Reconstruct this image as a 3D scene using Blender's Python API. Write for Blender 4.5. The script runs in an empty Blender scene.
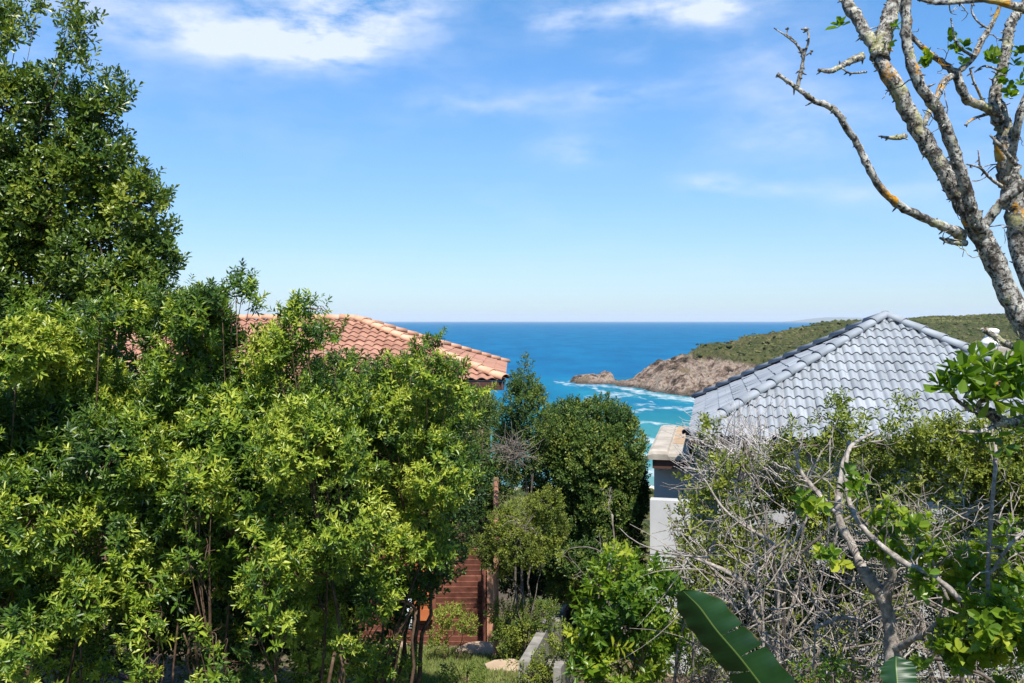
import bpy, math, random
import numpy as np
from mathutils import Vector

rng = np.random.default_rng(11)
random.seed(5)
scene = bpy.context.scene
COL = scene.collection
F = 900.0          # focal length in pixels of a 1024 px wide frame
HZ = 321.0         # horizon row
EYE = 40.0         # camera height above the sea (m)

# ------------------------------------------------------------------ camera
cam_d = bpy.data.cameras.new("camera")
cam = bpy.data.objects.new("camera", cam_d)
COL.objects.link(cam)
cam.location = (0, 0, EYE)
cam.rotation_euler = (math.pi / 2, 0, 0)
cam_d.sensor_width = 36.0
cam_d.lens = F / 1024 * 36.0
cam_d.shift_y = -(341.5 - HZ) / 1024
cam_d.clip_start = 0.1
cam_d.clip_end = 200000
scene.camera = cam

# ------------------------------------------------------------------ light
SUN_EL, SUN_AZ = 57.0, 167.0      # azimuth clockwise from +Y (the view direction)
el, az = math.radians(SUN_EL), math.radians(SUN_AZ)
to_sun = Vector((math.cos(el) * math.sin(az), math.cos(el) * math.cos(az), math.sin(el)))
sd = bpy.data.lights.new("sun", 'SUN')
sd.energy = 5.0
sd.angle = math.radians(0.53)
sd.color = (1.0, 0.955, 0.88)
sun = bpy.data.objects.new("sun", sd)
COL.objects.link(sun)
sun.rotation_euler = to_sun.to_track_quat('Z', 'Y').to_euler()

scene.view_settings.view_transform = 'Standard'
scene.view_settings.look = 'None'
scene.view_settings.exposure = 0.82
scene.view_settings.gamma = 1.0
try:
    scene.cycles.use_denoising = True
    scene.cycles.max_bounces = 7
    scene.cycles.diffuse_bounces = 3
    scene.cycles.glossy_bounces = 2
    scene.cycles.transmission_bounces = 5
    scene.cycles.volume_bounces = 0
    scene.cycles.sample_clamp_indirect = 6.0
    scene.cycles.caustics_reflective = False
    scene.cycles.caustics_refractive = False
except Exception:
    pass


class NT:
    """small helper for node trees"""
    def __init__(s, tree):
        s.t = tree
        s.n = tree.nodes
        s.l = tree.links

    def new(s, kind, **kw):
        nd = s.n.new(kind)
        for k, v in kw.items():
            setattr(nd, k, v)
        return nd

    def put(s, sock, v):
        if hasattr(v, 'is_output'):
            s.l.new(v, sock)
        else:
            sock.default_value = v

    def math(s, op, a, b=None, c=None, clamp=False):
        nd = s.new('ShaderNodeMath', operation=op, use_clamp=clamp)
        s.put(nd.inputs[0], a)
        if b is not None:
            s.put(nd.inputs[1], b)
        if c is not None:
            s.put(nd.inputs[2], c)
        return nd.outputs[0]

    def ramp(s, fac, stops, interp='LINEAR'):
        nd = s.new('ShaderNodeValToRGB')
        cr = nd.color_ramp
        cr.interpolation = interp
        while len(cr.elements) < len(stops):
            cr.elements.new(0.5)
        for e, (p, c) in zip(cr.elements, stops):
            e.position = p
            e.color = (c[0], c[1], c[2], 1) if len(c) == 3 else c
        s.put(nd.inputs[0], fac)
        return nd.outputs[0]

    def mix(s, fac, a, b, mode='MIX'):
        nd = s.new('ShaderNodeMix', data_type='RGBA', blend_type=mode)
        s.put(nd.inputs[0], fac)
        s.put(nd.inputs[6], a if hasattr(a, 'is_output') else (*a, 1))
        s.put(nd.inputs[7], b if hasattr(b, 'is_output') else (*b, 1))
        return nd.outputs[2]

    def noise(s, vec, scale, detail=4, rough=0.55, out=0):
        nd = s.new('ShaderNodeTexNoise')
        nd.inputs['Scale'].default_value = scale
        nd.inputs['Detail'].default_value = detail
        nd.inputs['Roughness'].default_value = rough
        if vec is not None:
            s.l.new(vec, nd.inputs['Vector'])
        return nd.outputs[out]

    def maprange(s, v, a, b, c=0.0, d=1.0):
        nd = s.new('ShaderNodeMapRange')
        s.put(nd.inputs[0], v)
        for i, x in enumerate((a, b, c, d)):
            nd.inputs[1 + i].default_value = x
        return nd.outputs[0]


# ------------------------------------------------------------------ sky with thin clouds
world = bpy.data.worlds.new("World")
scene.world = world
world.use_nodes = True
w = NT(world.node_tree)
w.n.clear()
sky = w.new('ShaderNodeTexSky', sky_type='NISHITA')
sky.sun_disc = False
sky.sun_elevation = el
sky.sun_rotation = az
sky.altitude = 40
sky.air_density = 1.0
sky.dust_density = 0.3
sky.ozone_density = 2.2
tc = w.new('ShaderNodeTexCoord')
sep = w.new('ShaderNodeSeparateXYZ')
w.l.new(tc.outputs['Generated'], sep.inputs[0])
caz = w.math('ARCTAN2', sep.outputs[0], sep.outputs[1])
cel = w.math('ARCSINE', sep.outputs[2])
cmb = w.new('ShaderNodeCombineXYZ')
w.put(cmb.inputs[0], w.math('MULTIPLY', caz, 5.0))
w.put(cmb.inputs[1], w.math('MULTIPLY', cel, 13.0))
n1 = w.noise(cmb.outputs[0], 1.0, 9, 0.58)
cmb2 = w.new('ShaderNodeCombineXYZ')
w.put(cmb2.inputs[0], w.math('MULTIPLY', caz, 16.0))
w.put(cmb2.inputs[1], w.math('MULTIPLY', cel, 40.0))
n2 = w.noise(cmb2.outputs[0], 1.0, 6, 0.6)


def pixdir(px, py):
    x, z = (px - 512) / F, (HZ - py) / F
    return math.atan2(x, 1.0), math.asin(z / math.sqrt(1 + x * x + z * z))


tot = None
for (px, py, rx, ry, amp) in [
        (300, 34, 78, 26, 1.15), (365, 8, 75, 22, 1.2), (190, 36, 95, 20, 0.62), (130, 12, 120, 16, 0.5),
        (320, 52, 60, 14, 0.8), (560, 24, 26, 12, 0.75), (640, 10, 80, 12, 0.95), (712, 12, 40, 14, 0.95),
        (630, 52, 30, 10, 0.4), (470, 103, 62, 13, 0.6), (610, 96, 60, 12, 0.65), (575, 152, 32, 13, 0.7),
        (712, 183, 28, 9, 0.8), (760, 190, 46, 7, 0.42), (800, 125, 60, 26, 0.42), (880, 190, 80, 9, 0.35),
        (940, 295, 60, 7, 0.4), (760, 60, 60, 30, 0.3), (-200, 60, 160, 40, 0.9), (1300, 80, 180, 40, 0.9)]:
    a0, e0 = pixdir(px, py)
    dx = w.math('DIVIDE', w.math('SUBTRACT', caz, a0), rx / F)
    dy = w.math('DIVIDE', w.math('SUBTRACT', cel, e0), ry / F)
    q = w.math('ADD', w.math('MULTIPLY', dx, dx), w.math('MULTIPLY', dy, dy))
    g = w.math('MULTIPLY', w.math('EXPONENT', w.math('MULTIPLY', q, -0.8)), amp)
    tot = g if tot is None else w.math('ADD', tot, g)
body = w.math('ADD', w.math('MULTIPLY', n1, 1.0), w.math('MULTIPLY', n2, 0.55))
body = w.maprange(body, 0.62, 0.98)
cov = w.math('MULTIPLY', tot, body)
thin = w.math('MULTIPLY', w.maprange(n1, 0.5, 0.8), 0.16)
cov = w.math('MULTIPLY', w.math('ADD', cov, thin), w.maprange(cel, 0.0, 0.06))
cov = w.math('MINIMUM', cov, 0.86)
hs = w.new('ShaderNodeHueSaturation')
hs.inputs['Saturation'].default_value = 1.08
hs.inputs['Value'].default_value = 1.0
w.l.new(sky.outputs[0], hs.inputs['Color'])
hz = w.ramp(w.maprange(cel, 0.0, 0.5), [(0.0, (.57, .73, .97)), (0.12, (.65, .77, 1.01)), (0.35, (.70, .91, 1.18)), (0.7, (.64, 1.05, 1.28)), (1.0, (.58, 1.08, 1.32))])
tint = w.mix(1.0, hs.outputs[0], hz, 'MULTIPLY')
cl = w.mix(cov, tint, (5.9, 6.4, 7.6))
bg = w.new('ShaderNodeBackground')
bg.inputs['Strength'].default_value = 0.088
w.l.new(cl, bg.inputs['Color'])
wo = w.new('ShaderNodeOutputWorld')
w.l.new(bg.outputs[0], wo.inputs['Surface'])


# ------------------------------------------------------------------ helpers
def P(px, py, d):
    """world point d metres in front of the camera on the sight line of a photo pixel"""
    return np.array(((px - 512) / F * d, d, EYE - (py - HZ) / F * d))


def lattice(seed):
    return np.random.default_rng(seed).random((256, 256))


LAT = [lattice(k) for k in range(8)]


def vnoise(x, y, k=0):
    x = np.asarray(x, float)
    y = np.asarray(y, float)
    xi, yi = np.floor(x).astype(int), np.floor(y).astype(int)
    fx, fy = x - xi, y - yi
    fx, fy = fx * fx * (3 - 2 * fx), fy * fy * (3 - 2 * fy)
    g = LAT[k]
    a = g[xi % 256, yi % 256]
    b = g[(xi + 1) % 256, yi % 256]
    c = g[xi % 256, (yi + 1) % 256]
    d = g[(xi + 1) % 256, (yi + 1) % 256]
    return (a * (1 - fx) + b * fx) * (1 - fy) + (c * (1 - fx) + d * fx) * fy


def fbm(x, y, k=0, oct=5):
    s, a, t = 0, 0.5, 0
    x = np.asarray(x, float)
    y = np.asarray(y, float)
    for o in range(oct):
        s = s + a * vnoise(x + 17.3 * o, y - 9.1 * o, (k + o) % 8)
        t += a
        a *= 0.5
        x, y = x * 2.03, y * 2.03
    return s / t


def sstep(a, b, x):
    t = np.clip((x - a) / (b - a), 0, 1)
    return t * t * (3 - 2 * t)


class MB:
    """mesh builder: collects vertex arrays and quad / polygon faces"""
    def __init__(s):
        s.v, s.f, s.t, s.n = [], [], [], 0

    def add(s, verts, faces, tint=0.5):
        verts = np.asarray(verts, float).reshape(-1, 3)
        s.v.append(verts)
        for f in faces:
            f = np.asarray(f, np.int64)
            if f.ndim == 1:
                f = f[None, :]
            s.f.append(f + s.n)
        t = np.broadcast_to(np.asarray(tint, float), (len(verts),)) if np.ndim(tint) == 0 else np.asarray(tint, float)
        s.t.append(t)
        s.n += len(verts)

    def box(s, c, size, rz=0.0, tint=0.5, rx=0.0):
        x, y, z = [q / 2 for q in size]
        v = np.array([(i * x, j * y, k * z) for k in (-1, 1) for j in (-1, 1) for i in (-1, 1)])
        if rx:
            cr, sr = math.cos(rx), math.sin(rx)
            v = v @ np.array([[1, 0, 0], [0, cr, sr], [0, -sr, cr]])
        cz, sz = math.cos(rz), math.sin(rz)
        v = v @ np.array([[cz, sz, 0], [-sz, cz, 0], [0, 0, 1]]) + np.asarray(c, float)
        s.add(v, [np.array([(0, 2, 3, 1), (4, 5, 7, 6), (0, 1, 5, 4), (2, 6, 7, 3), (0, 4, 6, 2), (1, 3, 7, 5)])], tint)

    def hexa(s, pts, tint=0.5):
        """eight corners: bottom 4 (ccw) then top 4"""
        s.add(pts, [np.array([(3, 2, 1, 0), (4, 5, 6, 7), (0, 1, 5, 4), (1, 2, 6, 5), (2, 3, 7, 6), (3, 0, 4, 7)])], tint)

    def tube(s, pts, rad, sides=6, tint=0.5, rough=0.0, cap=True):
        pts = np.asarray(pts, float)
        m = len(pts)
        rad = np.broadcast_to(np.asarray(rad, float), (m,))
        tan = np.gradient(pts, axis=0)
        tan /= np.linalg.norm(tan, axis=1)[:, None] + 1e-9
        up = np.array((0.0, 0.0, 1.0)) if abs(tan[0][2]) < 0.9 else np.array((1.0, 0, 0))
        n = np.cross(tan[0], up)
        n /= np.linalg.norm(n)
        ns = []
        for i in range(m):
            n = n - tan[i] * np.dot(n, tan[i])
            n /= np.linalg.norm(n) + 1e-9
            ns.append(n)
        ns = np.array(ns)
        bs = np.cross(tan, ns)
        a = np.arange(sides) / sides * 2 * math.pi
        rr = rad[:, None] * np.ones(sides)[None, :]
        if rough:
            rr = rr * (1 + rough * (rng.random((m, sides)) - 0.5) * 2)
        v = pts[:, None, :] + rr[:, :, None] * (np.cos(a)[None, :, None] * ns[:, None, :] + np.sin(a)[None, :, None] * bs[:, None, :])
        i = np.arange(m - 1)[:, None] * sides
        j = np.arange(sides)[None, :]
        jn = (j + 1) % sides
        q = np.stack([i + j, i + jn, i + sides + jn, i + sides + j], -1).reshape(-1, 4)
        fs = [q]
        if cap:
            fs.append(np.arange(sides)[::-1])
            fs.append((m - 1) * sides + np.arange(sides))
        s.add(v.reshape(-1, 3), fs, tint)

    def grid(s, V, tint=0.5, flip=False):
        m, n = V.shape[:2]
        i = np.arange(m - 1)[:, None] * n
        j = np.arange(n - 1)[None, :]
        q = np.stack([i + j, i + j + 1, i + n + j + 1, i + n + j], -1).reshape(-1, 4)
        if flip:
            q = q[:, ::-1]
        s.add(V.reshape(-1, 3), [q], tint if np.ndim(tint) == 0 else np.asarray(tint).reshape(-1))

    def build(s, name, mat, parent=None, smooth=False, attrs=None, origin=None):
        me = bpy.data.meshes.new(name)
        v = np.concatenate(s.v) if s.v else np.zeros((0, 3))
        o = bpy.data.objects.new(name, me)
        COL.objects.link(o)
        off = np.zeros(3)
        if parent is not None:
            o.parent = parent
            off = np.array(parent['_w'])
            o['_w'] = [float(q) for q in off]
        elif origin is not None:
            off = np.asarray(origin, float)
            o.location = off
            o['_w'] = [float(q) for q in off]
        else:
            o['_w'] = [0.0, 0.0, 0.0]
        v = v - off
        me.vertices.add(len(v))
        me.vertices.foreach_set('co', v.astype(np.float32).ravel())
        sizes = np.concatenate([np.full(len(f), f.shape[1], np.int32) for f in s.f])
        loops = np.concatenate([f.ravel() for f in s.f]).astype(np.int32)
        me.loops.add(len(loops))
        me.loops.foreach_set('vertex_index', loops)
        me.polygons.add(len(sizes))
        st = np.concatenate([[0], np.cumsum(sizes)[:-1]]).astype(np.int32)
        me.polygons.foreach_set('loop_start', st)
        me.update(calc_edges=True)
        me.polygons.foreach_set('use_smooth', np.full(len(sizes), bool(smooth)))
        at = me.attributes.new('tint', 'FLOAT', 'POINT')
        at.data.foreach_set('value', np.concatenate(s.t).astype(np.float32))
        for k, arr in (attrs or {}).items():
            at = me.attributes.new(k, 'FLOAT', 'POINT')
            at.data.foreach_set('value', np.asarray(arr).astype(np.float32).ravel())
        me.materials.append(mat)
        me.validate()
        return o


def thing(name, label, cat, loc, group=None):
    o = bpy.data.objects.new(name, None)
    COL.objects.link(o)
    o.location = [float(q) for q in loc]
    o['_w'] = [float(q) for q in loc]
    o['label'] = label
    o['category'] = cat
    if group:
        o['group'] = group
    return o


def tag(o, label=None, cat=None, group=None, kind=None):
    if label:
        o['label'] = label
    if cat:
        o['category'] = cat
    if group:
        o['group'] = group
    if kind:
        o['kind'] = kind
    return o


# ------------------------------------------------------------------ materials
def mat(name):
    m = bpy.data.materials.new(name)
    m.use_nodes = True
    t = NT(m.node_tree)
    t.n.clear()
    out = t.new('ShaderNodeOutputMaterial')
    return m, t, out


def attr(t, name='tint'):
    a = t.new('ShaderNodeAttribute', attribute_name=name)
    return a.outputs['Fac']


def objco(t):
    return t.new('ShaderNodeTexCoord').outputs['Object']


def principled(t, out, color, rough=0.7, spec=0.3, bump=None, bstr=0.3, bdist=0.02):
    p = t.new('ShaderNodeBsdfPrincipled')
    t.put(p.inputs['Base Color'], color if hasattr(color, 'is_output') else (*color, 1))
    t.put(p.inputs['Roughness'], rough)
    p.inputs['Specular IOR Level'].default_value = spec
    if bump is not None:
        b = t.new('ShaderNodeBump')
        b.inputs['Strength'].default_value = bstr
        b.inputs['Distance'].default_value = bdist
        t.l.new(bump, b.inputs['Height'])
        t.l.new(b.outputs[0], p.inputs['Normal'])
    t.l.new(p.outputs[0], out.inputs['Surface'])
    return p


def leaf_mat(name, stops, rough=0.42, spec=0.5, trans=0.28, tcol=(1.25, 1.35, 0.35)):
    m, t, out = mat(name)
    col = t.ramp(attr(t), stops)
    n = t.noise(objco(t), 2.2, 3)
    col = t.mix(t.maprange(n, 0.35, 0.65, 0.0, 0.45), col, t.mix(1.0, col, (0.62, 0.82, 0.8), 'MULTIPLY'))
    p = t.new('ShaderNodeBsdfPrincipled')
    t.put(p.inputs['Base Color'], col)
    p.inputs['Roughness'].default_value = rough + 0.02
    p.inputs['Specular IOR Level'].default_value = spec * 0.9
    tr = t.new('ShaderNodeBsdfTranslucent')
    t.put(tr.inputs['Color'], t.mix(1.0, col, tcol, 'MULTIPLY'))
    mx = t.new('ShaderNodeMixShader')
    mx.inputs[0].default_value = trans
    t.l.new(p.outputs[0], mx.inputs[1])
    t.l.new(tr.outputs[0], mx.inputs[2])
    t.l.new(mx.outputs[0], out.inputs['Surface'])
    return m


M = {}
M['leaf_dark'] = leaf_mat('leaf_dark', [(0, (0.030, 0.060, 0.010)), (.5, (0.091, 0.144, 0.018)), (.85, (0.168, 0.213, 0.022)), (1, (0.274, 0.288, 0.037))], 0.36, 0.5, 0.25)
M['leaf_fresh'] = leaf_mat('leaf_fresh', [(0, (0.030, 0.067, 0.012)), (.4, (0.102, 0.171, 0.017)), (.7, (0.225, 0.293, 0.024)), (.9, (0.394, 0.415, 0.043)), (1, (0.417, 0.439, 0.061))], 0.4, 0.5, 0.3)
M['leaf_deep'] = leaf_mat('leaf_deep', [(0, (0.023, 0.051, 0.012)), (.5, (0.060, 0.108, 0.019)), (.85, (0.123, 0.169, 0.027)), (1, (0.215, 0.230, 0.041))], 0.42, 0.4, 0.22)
M['leaf_olive'] = leaf_mat('leaf_olive', [(0, (0.049, 0.071, 0.014)), (.45, (0.148, 0.178, 0.023)), (.85, (0.273, 0.287, 0.034)), (1, (0.350, 0.368, 0.057))], 0.45, 0.4, 0.3)
M['leaf_grey'] = leaf_mat('leaf_grey', [(0, (0.041, 0.063, 0.023)), (.5, (0.105, 0.127, 0.046)), (1, (0.218, 0.230, 0.092))], 0.5, 0.35, 0.25)
M['leaf_bright'] = leaf_mat('leaf_bright', [(0, (0.051, 0.108, 0.012)), (.5, (0.139, 0.228, 0.017)), (.85, (0.264, 0.324, 0.024)), (1, (0.376, 0.396, 0.036))], 0.34, 0.5, 0.45)
M['leaf_cover'] = leaf_mat('leaf_cover', [(0, (0.067, 0.110, 0.017)), (.5, (0.148, 0.187, 0.028)), (.85, (0.251, 0.264, 0.033)), (1, (0.314, 0.330, 0.055))], 0.5, 0.35, 0.3)


def bark_mat(name, c0, c1, c2, scale=9.0, rough=0.85):
    m, t, out = mat(name)
    v = objco(t)
    n = t.noise(v, scale, 6, 0.65)
    col = t.ramp(n, [(0.3, c0), (0.52, c1), (0.7, c2)])
    col = t.mix(t.math('MULTIPLY', attr(t), 0.5), col, t.mix(1.0, col, (.55, .5, .45), 'MULTIPLY'))
    principled(t, out, col, rough, 0.2, t.noise(v, scale * 5, 4), 0.5, 0.01)
    return m


M['bark_brown'] = bark_mat('bark_brown', (.05, .03, .018), (.11, .068, .042), (.19, .13, .085))
M['bark_grey'] = bark_mat('bark_grey', (.06, .048, .038), (.16, .135, .11), (.31, .275, .235), 16)
M['bark_pale'] = bark_mat('bark_pale', (.11, .09, .074), (.27, .235, .20), (.48, .43, .385), 22)

# lichen-covered bark
m, t, out = mat('bark_lichen')
v = objco(t)
n = t.noise(v, 16, 8, 0.72)
col = t.ramp(n, [(0.34, (.022, .018, .015)), (0.43, (.12, .105, .088)), (0.50, (.30, .28, .245)), (0.60, (.52, .50, .44)), (0.74, (.34, .33, .23))])
nb = t.noise(v, 45, 5, 0.7)
col = t.mix(t.maprange(nb, 0.50, 0.58), col, (.04, .033, .027))
no = t.noise(v, 4.2, 5, 0.62)
col = t.mix(t.maprange(no, 0.59, 0.64), col, t.ramp(nb, [(0.35, (.33, .13, .012)), (0.6, (.62, .31, .03))]))
ny = t.noise(v, 7.0, 4, 0.6, 0)
col = t.mix(t.math('MULTIPLY', t.maprange(ny, 0.56, 0.64), 0.55), col, (.42, .40, .17))
principled(t, out, col, 0.9, 0.15, t.math('ADD', n, t.math('MULTIPLY', nb, 0.6)), 0.9, 0.02)
M['bark_lichen'] = m


def simple_mat(name, c0, c1, scale=3.0, rough=0.8, spec=0.25, bscale=40, bstr=0.15, tintamt=0.0):
    m, t, out = mat(name)
    v = objco(t)
    n = t.noise(v, scale, 6, 0.6)
    col = t.mix(t.maprange(n, 0.32, 0.68), c0, c1)
    if tintamt:
        k = t.maprange(attr(t), 0, 1, 1 - tintamt, 1 + tintamt)
        cc = t.new('ShaderNodeCombineColor')
        for i in range(3):
            t.put(cc.inputs[i], k)
        col = t.mix(1.0, col, cc.outputs[0], 'MULTIPLY')
    principled(t, out, col, rough, spec, t.noise(v, bscale, 4), bstr, 0.01)
    return m


M['tile_grey'] = simple_mat('tile_grey', (.205, .222, .240), (.285, .302, .320), 1.6, 0.6, 0.25, 30, 0.08, 0.16)
M['cap_grey'] = simple_mat('cap_grey', (.205, .225, .25), (.27, .29, .315), 2.5, 0.65, 0.25, 30, 0.08, 0.06)
M['mortar_dark'] = simple_mat('mortar_dark', (.03, .035, .05), (.06, .065, .08), 6, 0.9)
M['fascia_brown'] = simple_mat('fascia_brown', (.045, .022, .017), (.085, .04, .028), 5, 0.6)
M['wall_white'] = simple_mat('wall_white', (.33, .33, .325), (.47, .465, .455), 0.9, 0.85, 0.2, 60, 0.2)
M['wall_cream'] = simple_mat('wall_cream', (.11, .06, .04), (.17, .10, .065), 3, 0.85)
M['concrete_cap'] = simple_mat('concrete_cap', (.26, .225, .185), (.42, .375, .315), 3.5, 0.85, 0.2, 50, 0.3)
M['concrete_stain'] = simple_mat('concrete_stain', (.30, .20, .12), (.40, .29, .19), 4.5, 0.9)
M['concrete'] = simple_mat('concrete', (.13, .12, .105), (.30, .28, .245), 4, 0.9, 0.2, 40, 0.4)
M['tile_orange'] = simple_mat('tile_orange', (.26, .125, .082), (.38, .205, .14), 1.7, 0.75, 0.2, 25, 0.2, 0.16)
M['cap_orange'] = simple_mat('cap_orange', (.46, .24, .145), (.56, .33, .22), 3, 0.75, 0.2, 25, 0.2, 0.12)
M['timber_brown'] = simple_mat('timber_brown', (.10, .034, .022), (.20, .078, .052), 6, 0.65, 0.3, 60, 0.3, 0.2)
M['timber_orange'] = simple_mat('timber_orange', (.30, .085, .030), (.42, .13, .05), 5, 0.6)
M['post_red'] = simple_mat('post_red', (.36, .17, .10), (.48, .25, .16), 6, 0.75)
M['timber_dark'] = simple_mat('timber_dark', (.035, .03, .026), (.075, .062, .05), 6, 0.8)
M['timber_pale'] = simple_mat('timber_pale', (.36, .30, .24), (.52, .45, .37), 6, 0.85, 0.2, 60, 0.4)
M['sheet_white'] = simple_mat('sheet_white', (.66, .72, .80), (.78, .82, .86), 4, 0.5)
M['paving_sand'] = simple_mat('paving_sand', (.30, .215, .14), (.44, .34, .245), 3, 0.9, 0.2, 30, 0.4)
M['chimney_white'] = simple_mat('chimney_white', (.70, .69, .66), (.80, .79, .76), 4, 0.8)

# big leaf of the wild banana
m, t, out = mat('leaf_banana')
v = t.new('ShaderNodeTexCoord').outputs['UV']
uvn = t.new('ShaderNodeAttribute', attribute_name='along')
wv = t.new('ShaderNodeMath', operation='SINE')
t.put(wv.inputs[0], t.math('MULTIPLY', uvn.outputs['Fac'], 260.0))
n = t.noise(objco(t), 5, 4)
col = t.mix(t.maprange(n, 0.35, 0.65), (.007, .030, .006), (.014, .050, .009))
edge = t.math('ADD', attr(t), t.math('MULTIPLY', t.math('SUBTRACT', t.noise(objco(t), 14, 4), 0.5), 0.35))
col = t.mix(t.maprange(edge, 0.97, 1.06), col, (.13, .085, .03))
mid = t.math('LESS_THAN', attr(t), 0.035)
col = t.mix(t.math('MULTIPLY', mid, 0.7), col, (.16, .22, .05))
p = t.new('ShaderNodeBsdfPrincipled')
t.put(p.inputs['Base Color'], col)
p.inputs['Roughness'].default_value = 0.42
p.inputs['Specular IOR Level'].default_value = 0.4
b = t.new('ShaderNodeBump')
b.inputs['Strength'].default_value = 0.03
b.inputs['Distance'].default_value = 0.004
t.l.new(wv.outputs[0], b.inputs['Height'])
t.l.new(b.outputs[0], p.inputs['Normal'])
tr = t.new('ShaderNodeBsdfTranslucent')
t.put(tr.inputs['Color'], t.mix(1.0, col, (1.3, 1.5, .4), 'MULTIPLY'))
mx = t.new('ShaderNodeMixShader')
mx.inputs[0].default_value = 0.22
t.l.new(p.outputs[0], mx.inputs[1])
t.l.new(tr.outputs[0], mx.inputs[2])
t.l.new(mx.outputs[0], out.inputs['Surface'])
M['leaf_banana'] = m

# ground: dry litter, soil, thin grass
m, t, out = mat('ground')
v = objco(t)
n = t.noise(v, 0.6, 8, 0.65)
n2_ = t.noise(v, 6.0, 6, 0.7)
col = t.ramp(n2_, [(0.3, (.03, .024, .017)), (0.5, (.085, .066, .043)), (0.68, (.17, .135, .09))])
col = t.mix(t.maprange(n, 0.48, 0.6), col, t.ramp(n2_, [(0.3, (.03, .05, .014)), (0.65, (.10, .13, .035))]))
sepz = t.new('ShaderNodeSeparateXYZ')
t.l.new(t.new('ShaderNodeNewGeometry').outputs['Position'], sepz.inputs[0])
col = t.mix(t.maprange(sepz.outputs[2], 3.4, 1.6), col, t.mix(n, (.50, .43, .33), (.62, .55, .44)))
principled(t, out, col, 0.95, 0.1, n2_, 0.6, 0.05)
M['ground'] = m

# headland: pink-orange rock and coastal scrub
m, t, out = mat('headland')
v = objco(t)
n = t.noise(v, 0.055, 9, 0.68)
nf = t.noise(v, 0.30, 7, 0.7)
rock = t.ramp(t.math('ADD', t.math('MULTIPLY', n, 0.6), t.math('MULTIPLY', nf, 0.4)),
              [(0.40, (.028, .024, .020)), (0.45, (.12, .085, .062)), (0.49, (.28, .20, .15)), (0.53, (.42, .335, .27)), (0.57, (.15, .115, .088)), (0.62, (.34, .21, .135))])
veg = t.ramp(nf, [(0.3, (.026, .038, .014)), (0.5, (.075, .085, .028)), (0.68, (.15, .135, .06))])
dry = t.ramp(nf, [(0.3, (.09, .07, .035)), (0.6, (.22, .175, .09))])
vg = attr(t, 'veg')
col = t.mix(t.maprange(t.math('ADD', vg, t.math('MULTIPLY', t.math('SUBTRACT', nf, 0.5), 1.1)), 0.35, 0.55), rock, veg)
col = t.mix(t.math('MULTIPLY', t.maprange(n, 0.52, 0.66), 0.6), col, dry)
wet = attr(t, 'wet')
col = t.mix(wet, col, (.045, .036, .030))
principled(t, out, col, 0.92, 0.15, nf, 1.0, 5.0)
M['headland'] = m

# sea
m, t, out = mat('sea')
v = t.new('ShaderNodeNewGeometry').outputs['Position']
mp = t.new('ShaderNodeMapping')
mp.inputs['Scale'].default_value = (0.02, 0.006, 1)
t.l.new(v, mp.inputs[0])
n = t.noise(mp.outputs[0], 1.0, 8, 0.65)
mp2 = t.new('ShaderNodeMapping')
mp2.inputs['Scale'].default_value = (0.0016, 0.0003, 1)
t.l.new(v, mp2.inputs[0])
nbig = t.noise(mp2.outputs[0], 1.0, 5, 0.6)
mp3 = t.new('ShaderNodeMapping')
mp3.inputs['Scale'].default_value = (0.22, 0.10, 1)
t.l.new(v, mp3.inputs[0])
nw = t.noise(mp3.outputs[0], 1.0, 6, 0.6)
sh = attr(t, 'shallow')
col = t.ramp(sh, [(0.0, (.0025, .110, .225)), (0.3, (.004, .135, .225)), (0.55, (.016, .172, .205)), (0.85, (.060, .215, .210)), (1.0, (.14, .24, .21))])
col = t.mix(t.maprange(n, 0.4, 0.62, 0.0, 0.9), col, t.mix(1.0, col, (.55, .66, .76), 'MULTIPLY'))
col = t.mix(t.maprange(nbig, 0.45, 0.65, 0.0, 0.35), col, t.mix(1.0, col, (1.3, 1.22, 1.12), 'MULTIPLY'))
fo = attr(t, 'foam')
fm = t.maprange(t.math('ADD', fo, t.math('MULTIPLY', t.math('SUBTRACT', nw, 0.5), 3.0)), 0.50, 1.5)
fm = t.math('MULTIPLY', fm, t.maprange(fo, 0.05, 0.2))
# a few white caps in the open water
col = t.mix(fm, col, (.44, .47, .48))
bp_ = t.new('ShaderNodeBump')
bp_.inputs['Strength'].default_value = 0.6
bp_.inputs['Distance'].default_value = 1.2
t.l.new(t.math('ADD', n, t.math('MULTIPLY', nw, 0.35)), bp_.inputs['Height'])
df = t.new('ShaderNodeBsdfDiffuse')
t.l.new(col, df.inputs['Color'])
t.l.new(bp_.outputs[0], df.inputs['Normal'])
gl = t.new('ShaderNodeBsdfGlossy')
gl.inputs['Roughness'].default_value = 0.3
t.l.new(bp_.outputs[0], gl.inputs['Normal'])
mx = t.new('ShaderNodeMixShader')
mx.inputs[0].default_value = 0.07
t.l.new(df.outputs[0], mx.inputs[1])
t.l.new(gl.outputs[0], mx.inputs[2])
t.l.new(mx.outputs[0], out.inputs['Surface'])
M['sea'] = m

m, t, out = mat('far_land')
col = t.mix(t.noise(objco(t), 0.003, 4), (.07, .085, .05), (.14, .13, .09))
principled(t, out, col, 0.95, 0.1)
M['far_land'] = m

m, t, out = mat('scrub')
col = t.ramp(attr(t), [(0, (.034, .050, .018)), (.5, (.088, .100, .034)), (1, (.19, .17, .07))])
n = t.noise(objco(t), 1.6, 4, 0.7)
col = t.mix(t.maprange(n, 0.35, 0.65, 0, 0.7), col, t.mix(1.0, col, (.5, .55, .5), 'MULTIPLY'))
principled(t, out, col, 0.9, 0.15, n, 0.8, 0.6)
M['scrub'] = m

M['grass'] = leaf_mat('grass', [(0, (.07, .11, .02)), (.5, (.17, .21, .05)), (1, (.33, .32, .12))], 0.6, 0.3, 0.3)

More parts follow.
